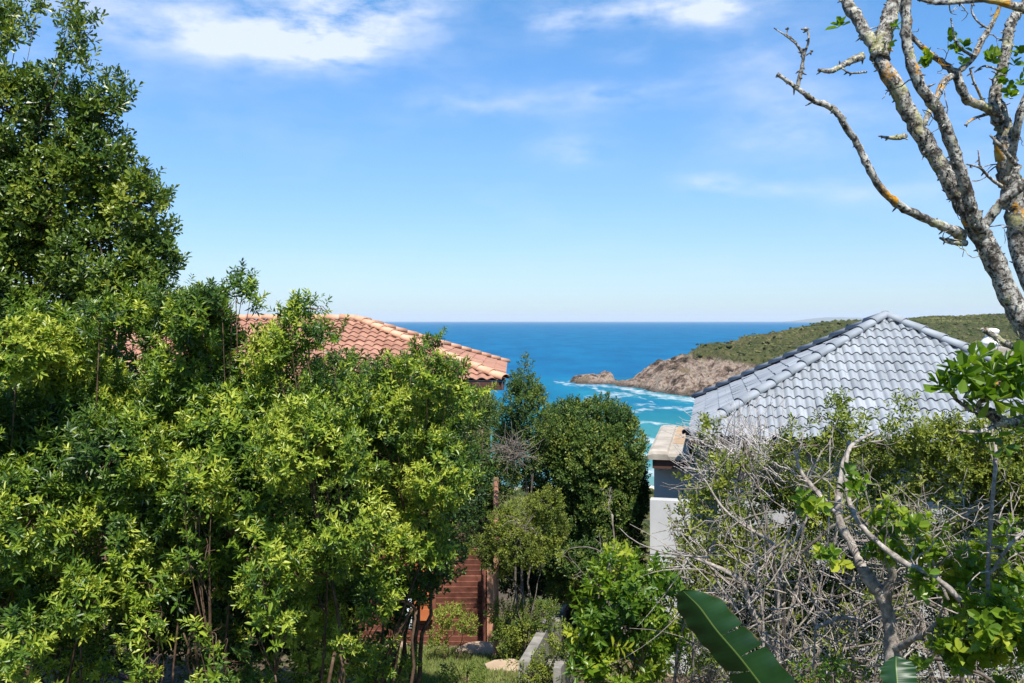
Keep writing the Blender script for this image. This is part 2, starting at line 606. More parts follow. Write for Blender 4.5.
# ------------------------------------------------------------------ terrain
GY = np.array([-80, 0, 6, 12, 17, 25, 40, 80, 160, 205, 235, 330, 2000.0])
GZ = np.array([-3.0, -4.0, -4.5, -5.15, -6.0, -7.9, -11.2, -21, -34, -38.8, -41.5, -46, -60.0])


def gz(x, y):
    x = np.asarray(x, float)
    y = np.asarray(y, float)
    z = np.interp(y - 0.03 * x, GY, GZ)
    s = sstep(20, 60, y)
    return EYE + z + (fbm(x * 0.25, y * 0.25, 1) - 0.5) * (0.35 + s * 1.2)


def axis_lines(parts):
    out = []
    for a, b, st in parts:
        out.append(np.arange(a, b, st))
    out.append([parts[-1][1]])
    return np.concatenate(out)


xs = axis_lines([(-1500, -200, 100), (-200, -30, 8), (-30, 40, 0.5), (40, 200, 8), (200, 1500, 100)])
ys = axis_lines([(-80, 0, 5), (0, 60, 0.5), (60, 260, 4), (260, 420, 20)])
X, Y = np.meshgrid(xs, ys)
g = MB()
g.grid(np.stack([X, Y, gz(X, Y)], -1))
tag(g.build('ground', M['ground'], smooth=True), kind='structure')

# headland -----------------------------------------------------------------
coast = np.array([
    (37, 588), (43, 573), (52, 571), (58, 570), (66, 553), (76, 531), (82, 502), (90, 481), (96, 472), (104, 452), (118, 425),
    (137, 364), (150, 300), (165, 250), (190, 215), (1500, 200), (1500, 2100), (1000, 1800), (640, 1500), (420, 1200), (270, 920),
    (172, 745), (112, 640), (85, 604), (70, 596), (60, 603), (48, 606), (40, 600)], float)
xs = axis_lines([(24, 130, 0.8), (130, 330, 2.0), (330, 700, 6), (700, 1400, 25)])
ys = axis_lines([(215, 430, 6), (430, 640, 1.1), (640, 900, 3.2), (900, 1400, 14)])
X, Y = np.meshgrid(xs, ys)
wx = X + (fbm(X * 0.06, Y * 0.06, 2, 5) - 0.5) * 9 * sstep(36, 60, X)
wy = Y + (fbm(X * 0.06 + 40, Y * 0.06, 3, 5) - 0.5) * 9
dist = np.full(X.shape, 1e9)
dback = np.full(X.shape, 1e9)
dfront = np.full(X.shape, 1e9)
inside = np.zeros(X.shape, bool)
for ci, ((ax, ay), (bx, by)) in enumerate(zip(coast, np.roll(coast, -1, 0))):
    ex, ey = bx - ax, by - ay
    tt = np.clip(((wx - ax) * ex + (wy - ay) * ey) / (ex * ex + ey * ey), 0, 1)
    dseg = np.hypot(wx - ax - tt * ex, wy - ay - tt * ey)
    dist = np.minimum(dist, dseg)
    if ci < 14:
        dfront = np.minimum(dfront, dseg)
    elif ci > 15:
        dback = np.minimum(dback, dseg)
    c = ((ay > wy) != (by > wy)) & (wx < (bx - ax) * (wy - ay) / (by - ay + 1e-12) + ax)
    inside ^= c
sdf = np.where(inside, dist, -dist)
pxs = np.array([560, 568, 575, 585, 592, 597, 605, 612, 619, 628, 640, 660, 680, 700, 715, 730, 745, 770, 800, 830, 850, 900, 940, 1024, 1400.0])
pys = np.array([384, 381, 377, 376.5, 375.5, 377, 373.5, 376, 380.5, 380, 374.5, 365, 358, 352, 349.5, 347, 342, 337.5, 331, 325.5, 323.5, 319.5, 318, 317, 312.0])
rys = np.array([592, 590, 585, 583, 580, 580, 578, 574, 572, 570, 560, 552, 556, 575, 595, 620, 645, 680, 730, 775, 800, 850, 900, 950, 1000.0])
tx = 512 + F * X / Y
Hr = EYE - (np.interp(tx, pxs, pys) - HZ) / F * np.interp(tx, pxs, rys)
Yr = np.interp(tx, pxs, rys)
Dr = np.interp(tx, pxs, np.interp(pxs, [560, 600, 640, 680, 730, 800, 940, 1400], [8, 12, 26, 50, 90, 150, 260, 350.0]))
u = np.where(inside, np.clip(dfront / Dr, 0, 1), 0)
prof = np.where(u < 0.25, u / 0.25 * 0.40, 0.40 + (u - 0.25) / 0.75 * 0.60)
h = Hr * prof
h = h * (1 - 0.6 * sstep(10, 240, Y - Yr) * (Hr < 45)) * np.where(X > 66, 0.15 + 0.85 * sstep(0, 32, dback), 1)
rg = 1 - np.abs(2 * fbm(X * 0.035 + 5, Y * 0.035, 4, 6) - 1)
rg2 = 1 - np.abs(2 * fbm(X * 0.13, Y * 0.13, 5, 4) - 1)
rocky = sstep(-2, 6, sdf) * (1 - sstep(60, 140, sdf))
h = h + rocky * ((rg - 0.75) * 13 * np.clip(Hr / 18, 0.1, 1) * (0.25 + 0.75 * sstep(60, 85, X)) + (rg2 - 0.75) * 6.0 * np.clip(Hr / 14, 0.35, 1) + (1 - np.abs(2 * fbm(X * 0.4, Y * 0.4, 6, 3) - 1) - 0.75) * 2.2)
h = h + sstep(60, 140, sdf) * (fbm(X * 0.02, Y * 0.02, 6) - 0.5) * 5
h = np.where(sdf < 0, np.maximum(-6, sdf * 0.35) + (rg2 - 0.82) * 5 * sstep(-9, 0, sdf), np.maximum(h, -0.2 + rocky * (rg2 - 0.6) * 2))
vegm = np.clip(sstep(16, 60, sdf + (rg - 0.7) * 40) * sstep(8, 20, h) * sstep(100, 165, X + 0.15 * (h - 10) * 8), 0, 1)
vegm = np.maximum(vegm, (0.30 + 0.45 * fbm(X * .05, Y * .05, 7, 4)) * sstep(9, 22, h) * sstep(60, 110, X))
wet = (1 - sstep(0.4, 2.6, h)) * 0.75
g = MB()
g.grid(np.stack([X, Y, h], -1))
tag(g.build('headland', M['headland'], smooth=True, attrs={'veg': vegm, 'wet': wet}), kind='structure')
HL = (X, Y, h, vegm, sdf, tx)


def blob_field(name, pts, rad, tint, mat_, squash=0.7, seg=(7, 4)):
    """many low lumpy scrub mounds as one mesh"""
    nu, nv = seg
    th = np.arange(nu) / nu * 2 * math.pi
    ph = np.linspace(0.02, math.pi * 0.62, nv)
    base = np.stack([np.sin(ph)[:, None] * np.cos(th)[None], np.sin(ph)[:, None] * np.sin(th)[None], np.cos(ph)[:, None] * np.ones(nu)[None]], -1)
    N = len(pts)
    V = base[None] * rad[:, None, None, None] * (1 + 0.5 * (rng.random((N, nv, nu, 1)) - 0.5))
    V[..., 2] *= squash
    V = V + pts[:, None, None, :]
    i = np.arange(nv - 1)[:, None] * nu
    j = np.arange(nu)[None]
    q = np.stack([i + j, i + nu + j, i + nu + (j + 1) % nu, i + (j + 1) % nu], -1).reshape(-1, 4)
    fq = (q[None] + (np.arange(N) * nu * nv)[:, None, None]).reshape(-1, 4)
    top = (np.arange(nu)[None] + (np.arange(N) * nu * nv)[:, None])
    b = MB()
    b.add(V.reshape(-1, 3), [fq, top], np.repeat(tint, nu * nv))
    return b.build(name, mat_, smooth=False)


flat = np.flatnonzero((vegm.ravel() > 0.45) & (h.ravel() > 6) & (tx.ravel() < 1120) & (tx.ravel() > 640))
area = np.outer(np.gradient(ys), np.gradient(xs)).ravel()[flat]
pick = rng.choice(flat, 26000, p=area / area.sum())
bp = np.stack([X.ravel()[pick], Y.ravel()[pick], h.ravel()[pick]], -1)
bp[:, 0] += rng.normal(0, 2.0, len(bp))
bp[:, 1] += rng.normal(0, 2.0, len(bp))
br = 0.6 + 1.2 * rng.random(len(bp)) ** 2
bp[:, 2] -= br * 0.25
keep = rng.random(len(bp)) < np.clip(vegm.ravel()[pick] * 1.2, 0, 1)
bp, br = bp[keep], br[keep]
tg = np.clip(fbm(bp[:, 0] * .03, bp[:, 1] * .03, 3) * 1.4 - 0.3 + rng.normal(0, .18, len(bp)), 0, 1)
o = blob_field('scrub', bp, br, tg, M['scrub'])
tag(o, 'low olive green coastal scrub covering the far headland', 'scrub', kind='stuff')

# sea ------------------------------------------------------------------------
xs = axis_lines([(-60000, -4000, 8000), (-4000, -400, 400), (-400, -60, 20), (-60, 190, 0.9), (190, 400, 20), (400, 4000, 400), (4000, 60000, 8000)])
ys = axis_lines([(-300, 190, 49), (190, 460, 1.1), (460, 640, 1.8), (640, 1000, 12), (1000, 5000, 200), (5000, 70000, 5000)])
X, Y = np.meshgrid(xs, ys)
near = np.full(X.shape, 1e9)
for (ax, ay), (bx, by) in zip(coast, np.roll(coast, -1, 0)):
    ex, ey = bx - ax, by - ay
    tt = np.clip(((X - ax) * ex + (Y - ay) * ey) / (ex * ex + ey * ey), 0, 1)
    near = np.minimum(near, np.hypot(X - ax - tt * ex, Y - ay - tt * ey))
shore = np.maximum(Y - 0.03 * X - 212, 0)
nz = (fbm(X * 0.012, Y * 0.012, 2) - 0.5)
shallow = np.clip(1.05 - shore / 340 + nz * 0.35, 0, 1)
shallow = np.maximum(shallow, np.clip(0.62 - near / 150 + nz * 0.4, 0, 1) * (Y < 640))
shallow *= 1 - 0.5 * sstep(500, 620, Y)
foam = np.zeros(X.shape)
strokes = [
    ([(556, 382), (575, 384.5), (600, 385.5), (622, 387.5)], 2.6, 0.8),
    ([(594, 386), (598, 391), (608, 393.5), (630, 394.5)], 3.0, 0.9),
    ([(630, 394.5), (608, 397), (586, 397.5)], 2.4, 0.75),
    ([(622, 388.5), (640, 391.5), (660, 396), (678, 398.5), (696, 400)], 4.2, 1.0),
    ([(633, 394), (645, 399), (652, 402)], 2.5, 0.7),
    ([(634, 405), (655, 404.5)], 2.0, 0.55),
    ([(634, 412), (645, 408.5), (665, 407.5), (682, 408.5), (696, 409.5)], 2.0, 0.8),
    ([(676, 408), (694, 409)], 3.0, 0.9),
    ([(638, 423), (650, 422.5), (668, 424)], 2.0, 0.85),
    ([(628, 438), (645, 440), (668, 443), (700, 444)], 4.5, 1.0),
    ([(620, 452), (650, 455), (690, 458)], 4.0, 0.9),
    ([(600, 470), (645, 472), (690, 474)], 5.0, 1.0),
]


def sea_pt(px, py):
    d = EYE * F / (py - HZ)
    return np.array(((px - 512) / F * d, d))


for pts, wid, amp in strokes:
    wp = [sea_pt(*q) for q in pts]
    for a, b in zip(wp[:-1], wp[1:]):
        k = a[1] / EYE                     # foam lies in streaks along the swell: stretched with distance
        ex, ey = b[0] - a[0], (b[1] - a[1]) / k
        dx, dy = X - a[0], (Y - a[1]) / k
        tt = np.clip((dx * ex + dy * ey) / (ex * ex + ey * ey + 1e-9), 0, 1)
        dd = np.hypot(dx - tt * ex, dy - tt * ey) / (a[1] / F)
        foam = np.maximum(foam, amp * np.exp(-(dd / wid) ** 2))
foam = np.maximum(foam, np.exp(-((near - 2) / 5.0) ** 2) * 0.55 * (Y < 620))
g = MB()
g.grid(np.stack([X, Y, np.zeros_like(X)], -1))
tag(g.build('sea', M['sea'], attrs={'shallow': shallow, 'foam': foam}), kind='structure')

# far headland on the horizon
xs = np.linspace(12600, 30000, 160)
ys = np.linspace(38000, 44000, 14)
X, Y = np.meshgrid(xs, ys)
hh = (sstep(12700, 14500, X) * 190 + 60 * sstep(16000, 24000, X)) * (0.75 + 0.5 * fbm(X * 0.0012, Y * 0.0006, 1)) * np.sin(np.clip((Y - 38000) / 6000, 0, 1) * math.pi) ** 0.5 - 2
g = MB()
g.grid(np.stack([X, Y, hh], -1))
tag(g.build('far_hills', M['far_land'], smooth=True), kind='structure')

m, t, out = mat('haze')
pv = t.new('ShaderNodeVolumePrincipled')
pv.inputs['Color'].default_value = (.80, .90, 1.0, 1)
pv.inputs['Density'].default_value = 2.2e-5
t.l.new(pv.outputs[0], out.inputs['Volume'])
g = MB()
g.box((0, 40000, 245), (140000, 82000, 510))
o = g.build('haze', m)
tag(o, 'thin pale sea haze over the water', 'haze', kind='stuff')


# ------------------------------------------------------------------ tiled roofs
def tile_face(mb, A, e, out_, pitch, W, run_max, cw, gauge, roll, thick, lo=0.0, hipl=True, hipr=True, wave=None):
    """S-tiles on one slope. A: left eave corner seen from outside, e: unit eave direction to the right, out_: outward horizontal."""
    A = np.asarray(A, float)
    e = np.asarray(e, float)
    inn = -np.asarray(out_, float)
    cp, sp = math.cos(pitch), math.sin(pitch)
    s = inn * cp + np.array((0, 0, sp))
    n = -inn * sp + np.array((0, 0, cp))
    L = run_max / cp
    nc = int(math.ceil(L / gauge))
    nt = int(math.ceil(W / cw))
    q = np.linspace(0, 1, 11)
    zz = np.where(q < 0.70, np.sin(np.clip(q / 0.70, 0, 1) * math.pi) * roll, -0.42 * roll * np.sin(np.clip((q - .70) / .30, 0, 1) * math.pi))
    for c in range(nc):
        v0, v1 = c * gauge, min((c + 1) * gauge + 0.03, L)
        jitter = rng.normal(0, 0.006, nt)
        for k in range(nt):
            us = (k + q) * cw
            r0, r1 = v0 * cp, v1 * cp
            lo0, hi0 = (r0 if hipl else 0), W - (r0 if hipr else 0)
            lo1, hi1 = (r1 if hipl else 0), W - (r1 if hipr else 0)
            if us[-1] < lo0 or us[0] > hi0:
                continue
            ua, ub = np.clip(us, lo0, hi0), np.clip(us, min(lo1, hi1), max(lo1, hi1))
            if ub[-1] - ub[0] < 1e-4 and ua[-1] - ua[0] < 1e-3:
                continue
            za = zz + thick + jitter[k]
            zb = zz + 0.004 + jitter[k] * 0.3
            vv0 = v0 + jitter[k] * 0.8
            top0 = A + ua[:, None] * e + vv0 * s + za[:, None] * n
            top1 = A + ub[:, None] * e + v1 * s + zb[:, None] * n
            bot0 = A + ua[:, None] * e + (vv0 + 0.012) * s + (za - thick)[:, None] * n
            tv = float(np.clip(rng.normal(0.5, 0.22), 0, 1))
            mb.grid(np.stack([top0, top1]), tv)
            mb.grid(np.stack([bot0, top0]), 0.0)


def hip_caps(mb, a, b, seg, rad, gap=0.03, tint=None):
    a, b = np.asarray(a, float), np.asarray(b, float)
    L = np.linalg.norm(b - a)
    d = (b - a) / L
    side = np.cross(d, (0, 0, 1.0))
    side /= np.linalg.norm(side)
    up = np.cross(side, d)
    m = int(round(L / seg))
    ang = np.linspace(-0.12 * math.pi, 1.12 * math.pi, 11)
    for i in range(m):
        t0, t1 = i * L / m - 0.02, (i + 1) * L / m + 0.03
        rows = []
        for t, r, lift in ((t0 + 0.002, rad * 0.90, 0.018), (t0, rad * 1.05, 0.018), (t1, rad * 0.93, -0.006)):
            c = a + d * t + up * lift
            rows.append(c + (np.cos(ang)[:, None] * side * r * 1.15 + np.sin(ang)[:, None] * up * r * 0.78))
        mb.grid(np.stack(rows), float(np.clip(rng.normal(.5, .2), 0, 1)), flip=True)


def rot2(a):
    return np.array((math.cos(a), math.sin(a), 0.0))


# grey roofed house ---------------------------------------------------------
DN = 14.0
yaw = math.radians(-12.5)
e_r = rot2(yaw)                                  # along the front eave, to the right
e_b = np.array((-e_r[1], e_r[0], 0))             # to the back
S = 0.50 * DN
A0 = np.array((0.1956 * DN, DN, EYE - 116 / F * DN))
pitch = math.atan2((116 + 4.2 * 1.19) / F * DN, S / 2)
c_fl, c_fr = A0, A0 + e_r * S
c_bl, c_br = A0 + e_b * S, A0 + e_r * S + e_b * S
apex = A0 + (e_r + e_b) * S / 2 + np.array((0, 0, math.tan(pitch) * S / 2))
base = A0 + (e_r + e_b) * S / 2
house = thing('house', 'white walled house with grey pyramid tiled roof at right behind the twiggy shrubs', 'house', (base[0], base[1], EYE - 6.0))
rt = MB()
tile_face(rt, c_fl, e_r, -e_b, pitch, S, S / 2, 0.153, 0.285, 0.034, 0.030)
tile_face(rt, c_bl, -e_b, -e_r, pitch, S, S / 2, 0.153, 0.285, 0.010, 0.024)
tile_face(rt, c_fr, e_b, e_r, pitch, S, S / 2, 0.153, 0.285, 0.034, 0.030)
tile_face(rt, c_br, -e_r, e_b, pitch, S, S / 2, 0.153, 0.285, 0.034, 0.030)
roof = rt.build('roof', M['tile_grey'], house, smooth=True)
for cc in (c_fl, c_fr, c_bl, c_br):
    b = MB()
    hip_caps(b, cc + np.array((0, 0, 0.045)), apex + np.array((0, 0, 0.045)), 0.40, 0.092)
    b.build('hip_cap', M['cap_grey'], roof, smooth=True)
    b = MB()
    dd = (apex - cc)
    b.tube([cc + np.array((0, 0, 0.03)), apex + np.array((0, 0, 0.03))], 0.062, 6)
    b.build('mortar_bed', M['mortar_dark'], roof)
b = MB()
lowz = np.array((0, 0, -0.02))
b.add([c_fl + lowz, c_fr + lowz, c_br + lowz, c_bl + lowz, apex - np.array((0, 0, 0.03))], [np.array([(0, 1, 4), (1, 2, 4), (2, 3, 4), (3, 0, 4)])])
b.build('roof_underlay', M['mortar_dark'], house)
b = MB()
for p0, p1, nrm in ((c_fl, c_fr, -e_b), (c_fl, c_bl, -e_r), (c_fr, c_br, e_r), (c_bl, c_br, e_b)):
    mid = (p0 + p1) / 2
    d = p1 - p0
    b.box(mid - nrm * 0.05 + np.array((0, 0, -0.115)), (np.linalg.norm(d) - 0.06, 0.03, 0.17), math.atan2(d[1], d[0]))
b.build('fascia', M['fascia_brown'], house)
b = MB()
p0, p1 = c_fl - e_b * 0.06, c_fr - e_b * 0.06
arc = np.linspace(math.pi, 2 * math.pi, 8)
rows = []
for pt in (p0, p1):
    rows.append(pt + np.array((0, 0, -0.06)) + (np.cos(arc)[:, None] * e_b * 0.055 + np.sin(arc)[:, None] * np.array((0, 0, 0.06))))
b.grid(np.stack(rows))
b.grid(np.stack(rows) + np.array((0, 0, 0.004)), flip=True)
b.build('gutter', M['fascia_brown'], house, smooth=True)
b = MB()
ins = 0.45
wz = 6.0
q = [c_fl + e_r * ins + e_b * ins, c_fr - e_r * ins + e_b * ins, c_br - e_r * ins - e_b * ins, c_bl + e_r * ins - e_b * ins]
zb, zt = EYE - 8.5, A0[2] - 0.03
b.hexa([(*p_[:2], zb) for p_ in q] + [(*p_[:2], zt) for p_ in q])
b.build('wall', M['wall_white'], house)
b = MB()
b.hexa([(*(c_fl + e_r * .1 + e_b * .1)[:2], zt - .12), (*(c_fr - e_r * .1 + e_b * .1)[:2], zt - .12), (*(c_br - e_r * .1 - e_b * .1)[:2], zt - .12), (*(c_bl + e_r * .1 - e_b * .1)[:2], zt - .12),
        (*(c_fl + e_r * .1 + e_b * .1)[:2], zt - .06), (*(c_fr - e_r * .1 + e_b * .1)[:2], zt - .06), (*(c_br - e_r * .1 - e_b * .1)[:2], zt - .06), (*(c_bl + e_r * .1 - e_b * .1)[:2], zt - .06)])
b.build('soffit', M['fascia_brown'], house)
# flat roofed wing with concrete coping along the left of the house
cz = EYE - 2.07
k0 = P(648.5, 448, 14.5)
k0[2] = cz
wing_w, wing_l = 0.60, 3.5
prof = [(0.00, -0.16), (-0.015, -0.08), (0.01, -0.02), (0.06, 0.0), (0.30, 0.0), (0.32, -0.035), (0.575, -0.035), (0.60, 0.0), (0.64, 0.0), (0.64, -0.16)]
b = MB()
rows = []
for yy, dz in ((-0.015, -0.07), (0.0, -0.02), (0.05, 0.0), (wing_l, 0.0)):
    rows.append([k0 + e_r * x_ + e_b * yy + np.array((0, 0, min(z_, 0) + (dz if z_ > -0.06 else 0))) for x_, z_ in prof])
rows = np.array(rows)
first = rows[0].copy()
first[:, 2] = cz - 0.16
first += e_b * 0.01
b.grid(np.concatenate([[first], rows]), flip=False)
b.build('coping', M['concrete_cap'], house, smooth=False)
b = MB()
c0 = k0 + e_r * 0.45 + e_b * (0.55 + wing_l / 2) + np.array((0, 0, -0.028))
b.box(c0, (0.22, wing_l - 1.0, 0.012), yaw)
b.build('coping_stain', M['concrete_stain'], house)
b = MB()
b.box(k0 + e_r * 0.34 + e_b * (wing_l / 2 + 0.06) + np.array((0, 0, -0.235)), (0.56, wing_l, 0.15), yaw)
b.build('wing_fascia', M['fascia_brown'], house)
b = MB()
b.box(k0 + e_r * 0.62 + e_b * (wing_l / 2 + 0.42) + np.array((0, 0, -0.31 - 2.6)), (1.12, wing_l - .1, 5.2), yaw)
b.build('wing_wall', M['wall_white'], house)

# slab added before the wing wall, standing in for its sunlit lower part
b = MB()
g0 = P(650, 500, 14.1)
tw = 0.22
prof = [(0.0, 0.0), (0.62, 0.0), (0.62, -4.8), (0.0, -4.8)]
v = [g0 + e_r * x_ + np.array((0, 0, z_)) for x_, z_ in prof] + [g0 + e_r * x_ + e_b * tw + np.array((0, 0, z_)) for x_, z_ in prof]
m6 = len(prof)
b.add(v, [np.arange(m6)[::-1], m6 + np.arange(m6)] + [np.array([i, (i + 1) % m6, m6 + (i + 1) % m6, m6 + i]) for i in range(m6)])
tag(b.build('added_lit_wall', M['wall_white'], origin=(g0[0], g0[1], EYE - 6)), 'added white slab standing in for the sunlit lower wing wall below the concrete coping of the grey roofed house', 'wall')

# neighbouring flat roofed building with chimney pot behind the grey roof
nb_ = P(1030, 352, 27)
nbh = thing('flat_roofed_building', 'pale flat roofed building with white chimney cowl behind the grey tiled roof', 'building', (nb_[0], nb_[1], EYE - 6))
b = MB()
b.box((nb_[0] + 1.2, nb_[1] + 2.5, EYE - 5.0), (5.2, 5, 7.7), yaw)
b.build('wall', M['wall_white'], nbh)
b = MB()
b.box((nb_[0] + 1.2, nb_[1] + 2.5, EYE - 0.93), (5.6, 5.4, 0.22), yaw)
b.build('roof_slab', M['concrete_cap'], nbh)
pt = P(991, 345, 27.5)
ch = MB()
prf = [(0.27, -0.35), (0.27, 0.0), (0.30, 0.02), (0.30, 0.08), (0.25, 0.16), (0.16, 0.26), (0.15, 0.33), (0.22, 0.36), (0.23, 0.46), (0.16, 0.50), (0.0, 0.52)]
an = np.arange(17) / 16 * 2 * math.pi
rows = np.array([[(pt[0] + r * math.cos(a), pt[1] + r * math.sin(a), pt[2] + z_) for a in an] for r, z_ in prf])
ch.grid(rows)
ch.build('chimney_pot', M['chimney_white'], nbh, smooth=True)

# orange roofed house on the left -------------------------------------------
OW, OD = 11.0, 8.0
o_fr = np.array((-0.16, 20.0, EYE - 1.32))
o_fl = o_fr - np.array((OW + 4, 0, 0))
ex, ey = np.array((1.0, 0, 0)), np.array((0, 1.0, 0))
opitch = math.atan2(1.36, OD / 2)
W2 = OW + 4
o_bl, o_br = o_fl + ey * OD, o_fr + ey * OD
ridge_r = o_fr + np.array((-OD / 2, OD / 2, 1.36))
ridge_l = o_fl + np.array((OD / 2, OD / 2, 1.36))
oh = thing('house', 'house with orange clay tiled hip roof behind the left shrubs', 'house', (o_fr[0] - W2 / 2, 24, EYE - 7.5))
rt = MB()
tile_face(rt, o_fl, ex, -ey, opitch, W2, OD / 2, 0.24, 0.31, 0.035, 0.035)
tile_face(rt, o_fr, ey, ex, opitch, OD, OD / 2, 0.30, 0.32, 0.02, 0.03)
tile_face(rt, o_br, -ex, ey, opitch, W2, OD / 2, 0.24, 0.31, 0.035, 0.035)
tile_face(rt, o_bl, -ey, -ex, opitch, OD, OD / 2, 0.30, 0.32, 0.035, 0.035)
oroof = rt.build('roof', M['tile_orange'], oh, smooth=True)
up5 = np.array((0, 0, 0.045))
for a_, b_ in ((o_fl, ridge_l), (o_bl, ridge_l), (o_br, ridge_r), (o_fr, ridge_r)):
    b = MB()
    hip_caps(b, a_ + up5, b_ + up5, 0.42, 0.11)
    b.build('hip_cap', M['cap_orange'], oroof, smooth=True)
b = MB()
hip_caps(b, ridge_l + up5, ridge_r + up5, 0.42, 0.11)
b.build('ridge_cap', M['cap_orange'], oroof, smooth=True)
b = MB()
b.add([o_fl - up5 * .3, o_fr - up5 * .3, o_br - up5 * .3, o_bl - up5 * .3, ridge_l - up5 * .5, ridge_r - up5 * .5], [np.array([(0, 1, 5, 4), (2, 3, 4, 5)]), np.array([(1, 2, 5), (3, 0, 4)])])
b.build('roof_underlay', M['mortar_dark'], oh)
b = MB()
b.hexa([(o_fl[0] + .5, 20.5, EYE - 9.5), (o_fr[0] - .5, 20.5, EYE - 9.5), (o_fr[0] - .5, 27.5, EYE - 9.5), (o_fl[0] + .5, 27.5, EYE - 9.5),
        (o_fl[0] + .5, 20.5, EYE - 1.4), (o_fr[0] - .5, 20.5, EYE - 1.4), (o_fr[0] - .5, 27.5, EYE - 1.4), (o_fl[0] + .5, 27.5, EYE - 1.4)])
b.build('wall', M['wall_cream'], oh)
b = MB()
b.box((o_fr[0] - W2 / 2, 20.03, EYE - 1.44), (W2 - .1, 0.03, 0.2))
b.box((o_fr[0] - .03, 24, EYE - 1.44), (0.03, OD - .1, 0.2))
b.build('fascia', M['fascia_brown'], oh)


# ------------------------------------------------------------------ foliage
def leaf_batch(mb, pos, ax, nrm, ln, wd, tint, fold=0.18, curl=0.15, shape='ell'):
    N = len(pos)
    ax = ax / (np.linalg.norm(ax, axis=1)[:, None] + 1e-9)
    nrm = nrm - ax * (nrm * ax).sum(1)[:, None]
    nrm = nrm / (np.linalg.norm(nrm, axis=1)[:, None] + 1e-9)
    sd_ = np.cross(nrm, ax)
    if shape == 'obo':
        T = [(0, 0, 0), (.45, .30, 1), (.82, .5, 1), (1, 0, 0), (.82, -.5, 1), (.45, -.30, 1)]
    elif shape == 'round':
        T = [(0, 0, 0), (.32, .45, 1), (.75, .48, 1), (1, 0, 0), (.75, -.48, 1), (.32, -.45, 1)]
    else:
        T = [(0, 0, 0), (.33, .5, 1), (.70, .38, 1), (1, 0, 0), (.70, -.38, 1), (.33, -.5, 1)]
    V = np.zeros((N, 6, 3))
    cv = curl * (rng.random(N) * 1.4 - 0.2)
    for i, (t, s_, f) in enumerate(T):
        V[:, i] = pos + ax * (t * ln)[:, None] + sd_ * (s_ * wd)[:, None] + nrm * ((f * fold * wd) - cv * ln * t * t)[:, None]
    b = np.arange(N)[:, None] * 6
    f1 = b + np.array([0, 3, 2, 1])[None]
    f2 = b + np.array([0, 5, 4, 3])[None]
    mb.add(V.reshape(-1, 3), [f1, f2], np.repeat(tint, 6))


def unit(v):
    return v / (np.linalg.norm(v, axis=-1, keepdims=True) + 1e-9)


def sprigs(mb, pos, d, k, slen, ln, wd, tint, shape='ell', tilt=(75, 25), fold=0.18, newtip=0.0, jit=0.25):
    """k leaves in a spiral round a short twig at each pos pointing along d"""
    N = len(pos)
    d = unit(d)
    a = unit(np.cross(d, unit(rng.normal(size=(N, 3)))))
    b = np.cross(d, a)
    ph0 = rng.random(N) * 6.28
    sc = 0.75 + 0.5 * rng.random(N)
    for i in range(k):
        t = (i + 0.5) / k
        ang = ph0 + i * 2.39996 + rng.normal(0, .2, N)
        tl = np.radians(tilt[0] + (tilt[1] - tilt[0]) * t + rng.normal(0, 9, N))
        rad = a * np.cos(ang)[:, None] + b * np.sin(ang)[:, None]
        ax = d * np.cos(tl)[:, None] + rad * np.sin(tl)[:, None] + rng.normal(0, jit * 0.5, (N, 3))
        l = ln * sc * (1.0 - 0.35 * t) * (0.8 + 0.4 * rng.random(N))
        tt = np.clip(tint + rng.normal(0, .10, N) + newtip * (t > 0.62) * (tint > 0.45), 0, 1)
        leaf_batch(mb, pos + d * (slen * sc * t)[:, None], ax, d + rng.normal(0, .25, (N, 3)), l, l * wd / ln, tt, fold, shape=shape)


def crown_points(lobes, dens, inner=0.55, upbias=0.55, cut=0.62):
    """points and outward directions on a union of ellipsoid lobes (c, r)"""
    Cs = np.array([c for c, r in lobes])
    Rs = np.array([r for c, r in lobes])
    PP, DD = [], []
    for c, r in lobes:
        a = 4 * math.pi * ((r[0] * r[1]) ** 1.6 / 3 + (r[0] * r[2]) ** 1.6 / 3 + (r[1] * r[2]) ** 1.6 / 3) ** (1 / 1.6)
        n = max(6, int(a * dens))
        u_ = unit(rng.normal(size=(n, 3)))
        rr = inner + (1.04 - inner) * rng.random(n) ** 0.55
        lump = 0.78 + 0.44 * fbm(u_[:, 0] * 2.3 + c[0] * 3 + 50, u_[:, 2] * 2.3 + u_[:, 1] * 1.7 + c[2] * 3 + 50, 2, 3)
        p_ = c + r * u_ * (rr * lump)[:, None]
        dmin = np.min((((p_[:, None, :] - Cs[None]) / Rs[None]) ** 2).sum(-1), axis=1) ** 0.5
        k = dmin > cut * (0.6 + 0.4 * rng.random(n))
        PP.append(p_[k])
        DD.append((unit(u_ / r * r.mean()) * 0.7 + np.array((0, 0, upbias)) * .5 + np.array(to_sun) * .5 + rng.normal(0, .35, (n, 3)))[k])
    return np.concatenate(PP), np.concatenate(DD)


def lobes_px(lst, d, spread=0.5, yscale=1.0, shrink=0.0, drop=0.0):
    out = []
    for e in lst:
        px, py, r = e[:3]
        ry = e[3] if len(e) > 3 else r
        r, ry, py = max(r - shrink, r * .6), max(ry - shrink, ry * .6), py + drop
        dd = d + rng.uniform(-spread, spread)
        rm = r / F * dd
        out.append((P(px, py, dd), np.array((rm, rm * yscale, ry / F * dd))))
    return out


def bez(a, b, sag, n=9):
    a, b = np.asarray(a, float), np.asarray(b, float)
    t = np.linspace(0, 1, n)[:, None]
    mid = a + (b - a) * 0.45 + sag
    return (1 - t) ** 2 * a + 2 * t * (1 - t) * mid + t * t * b


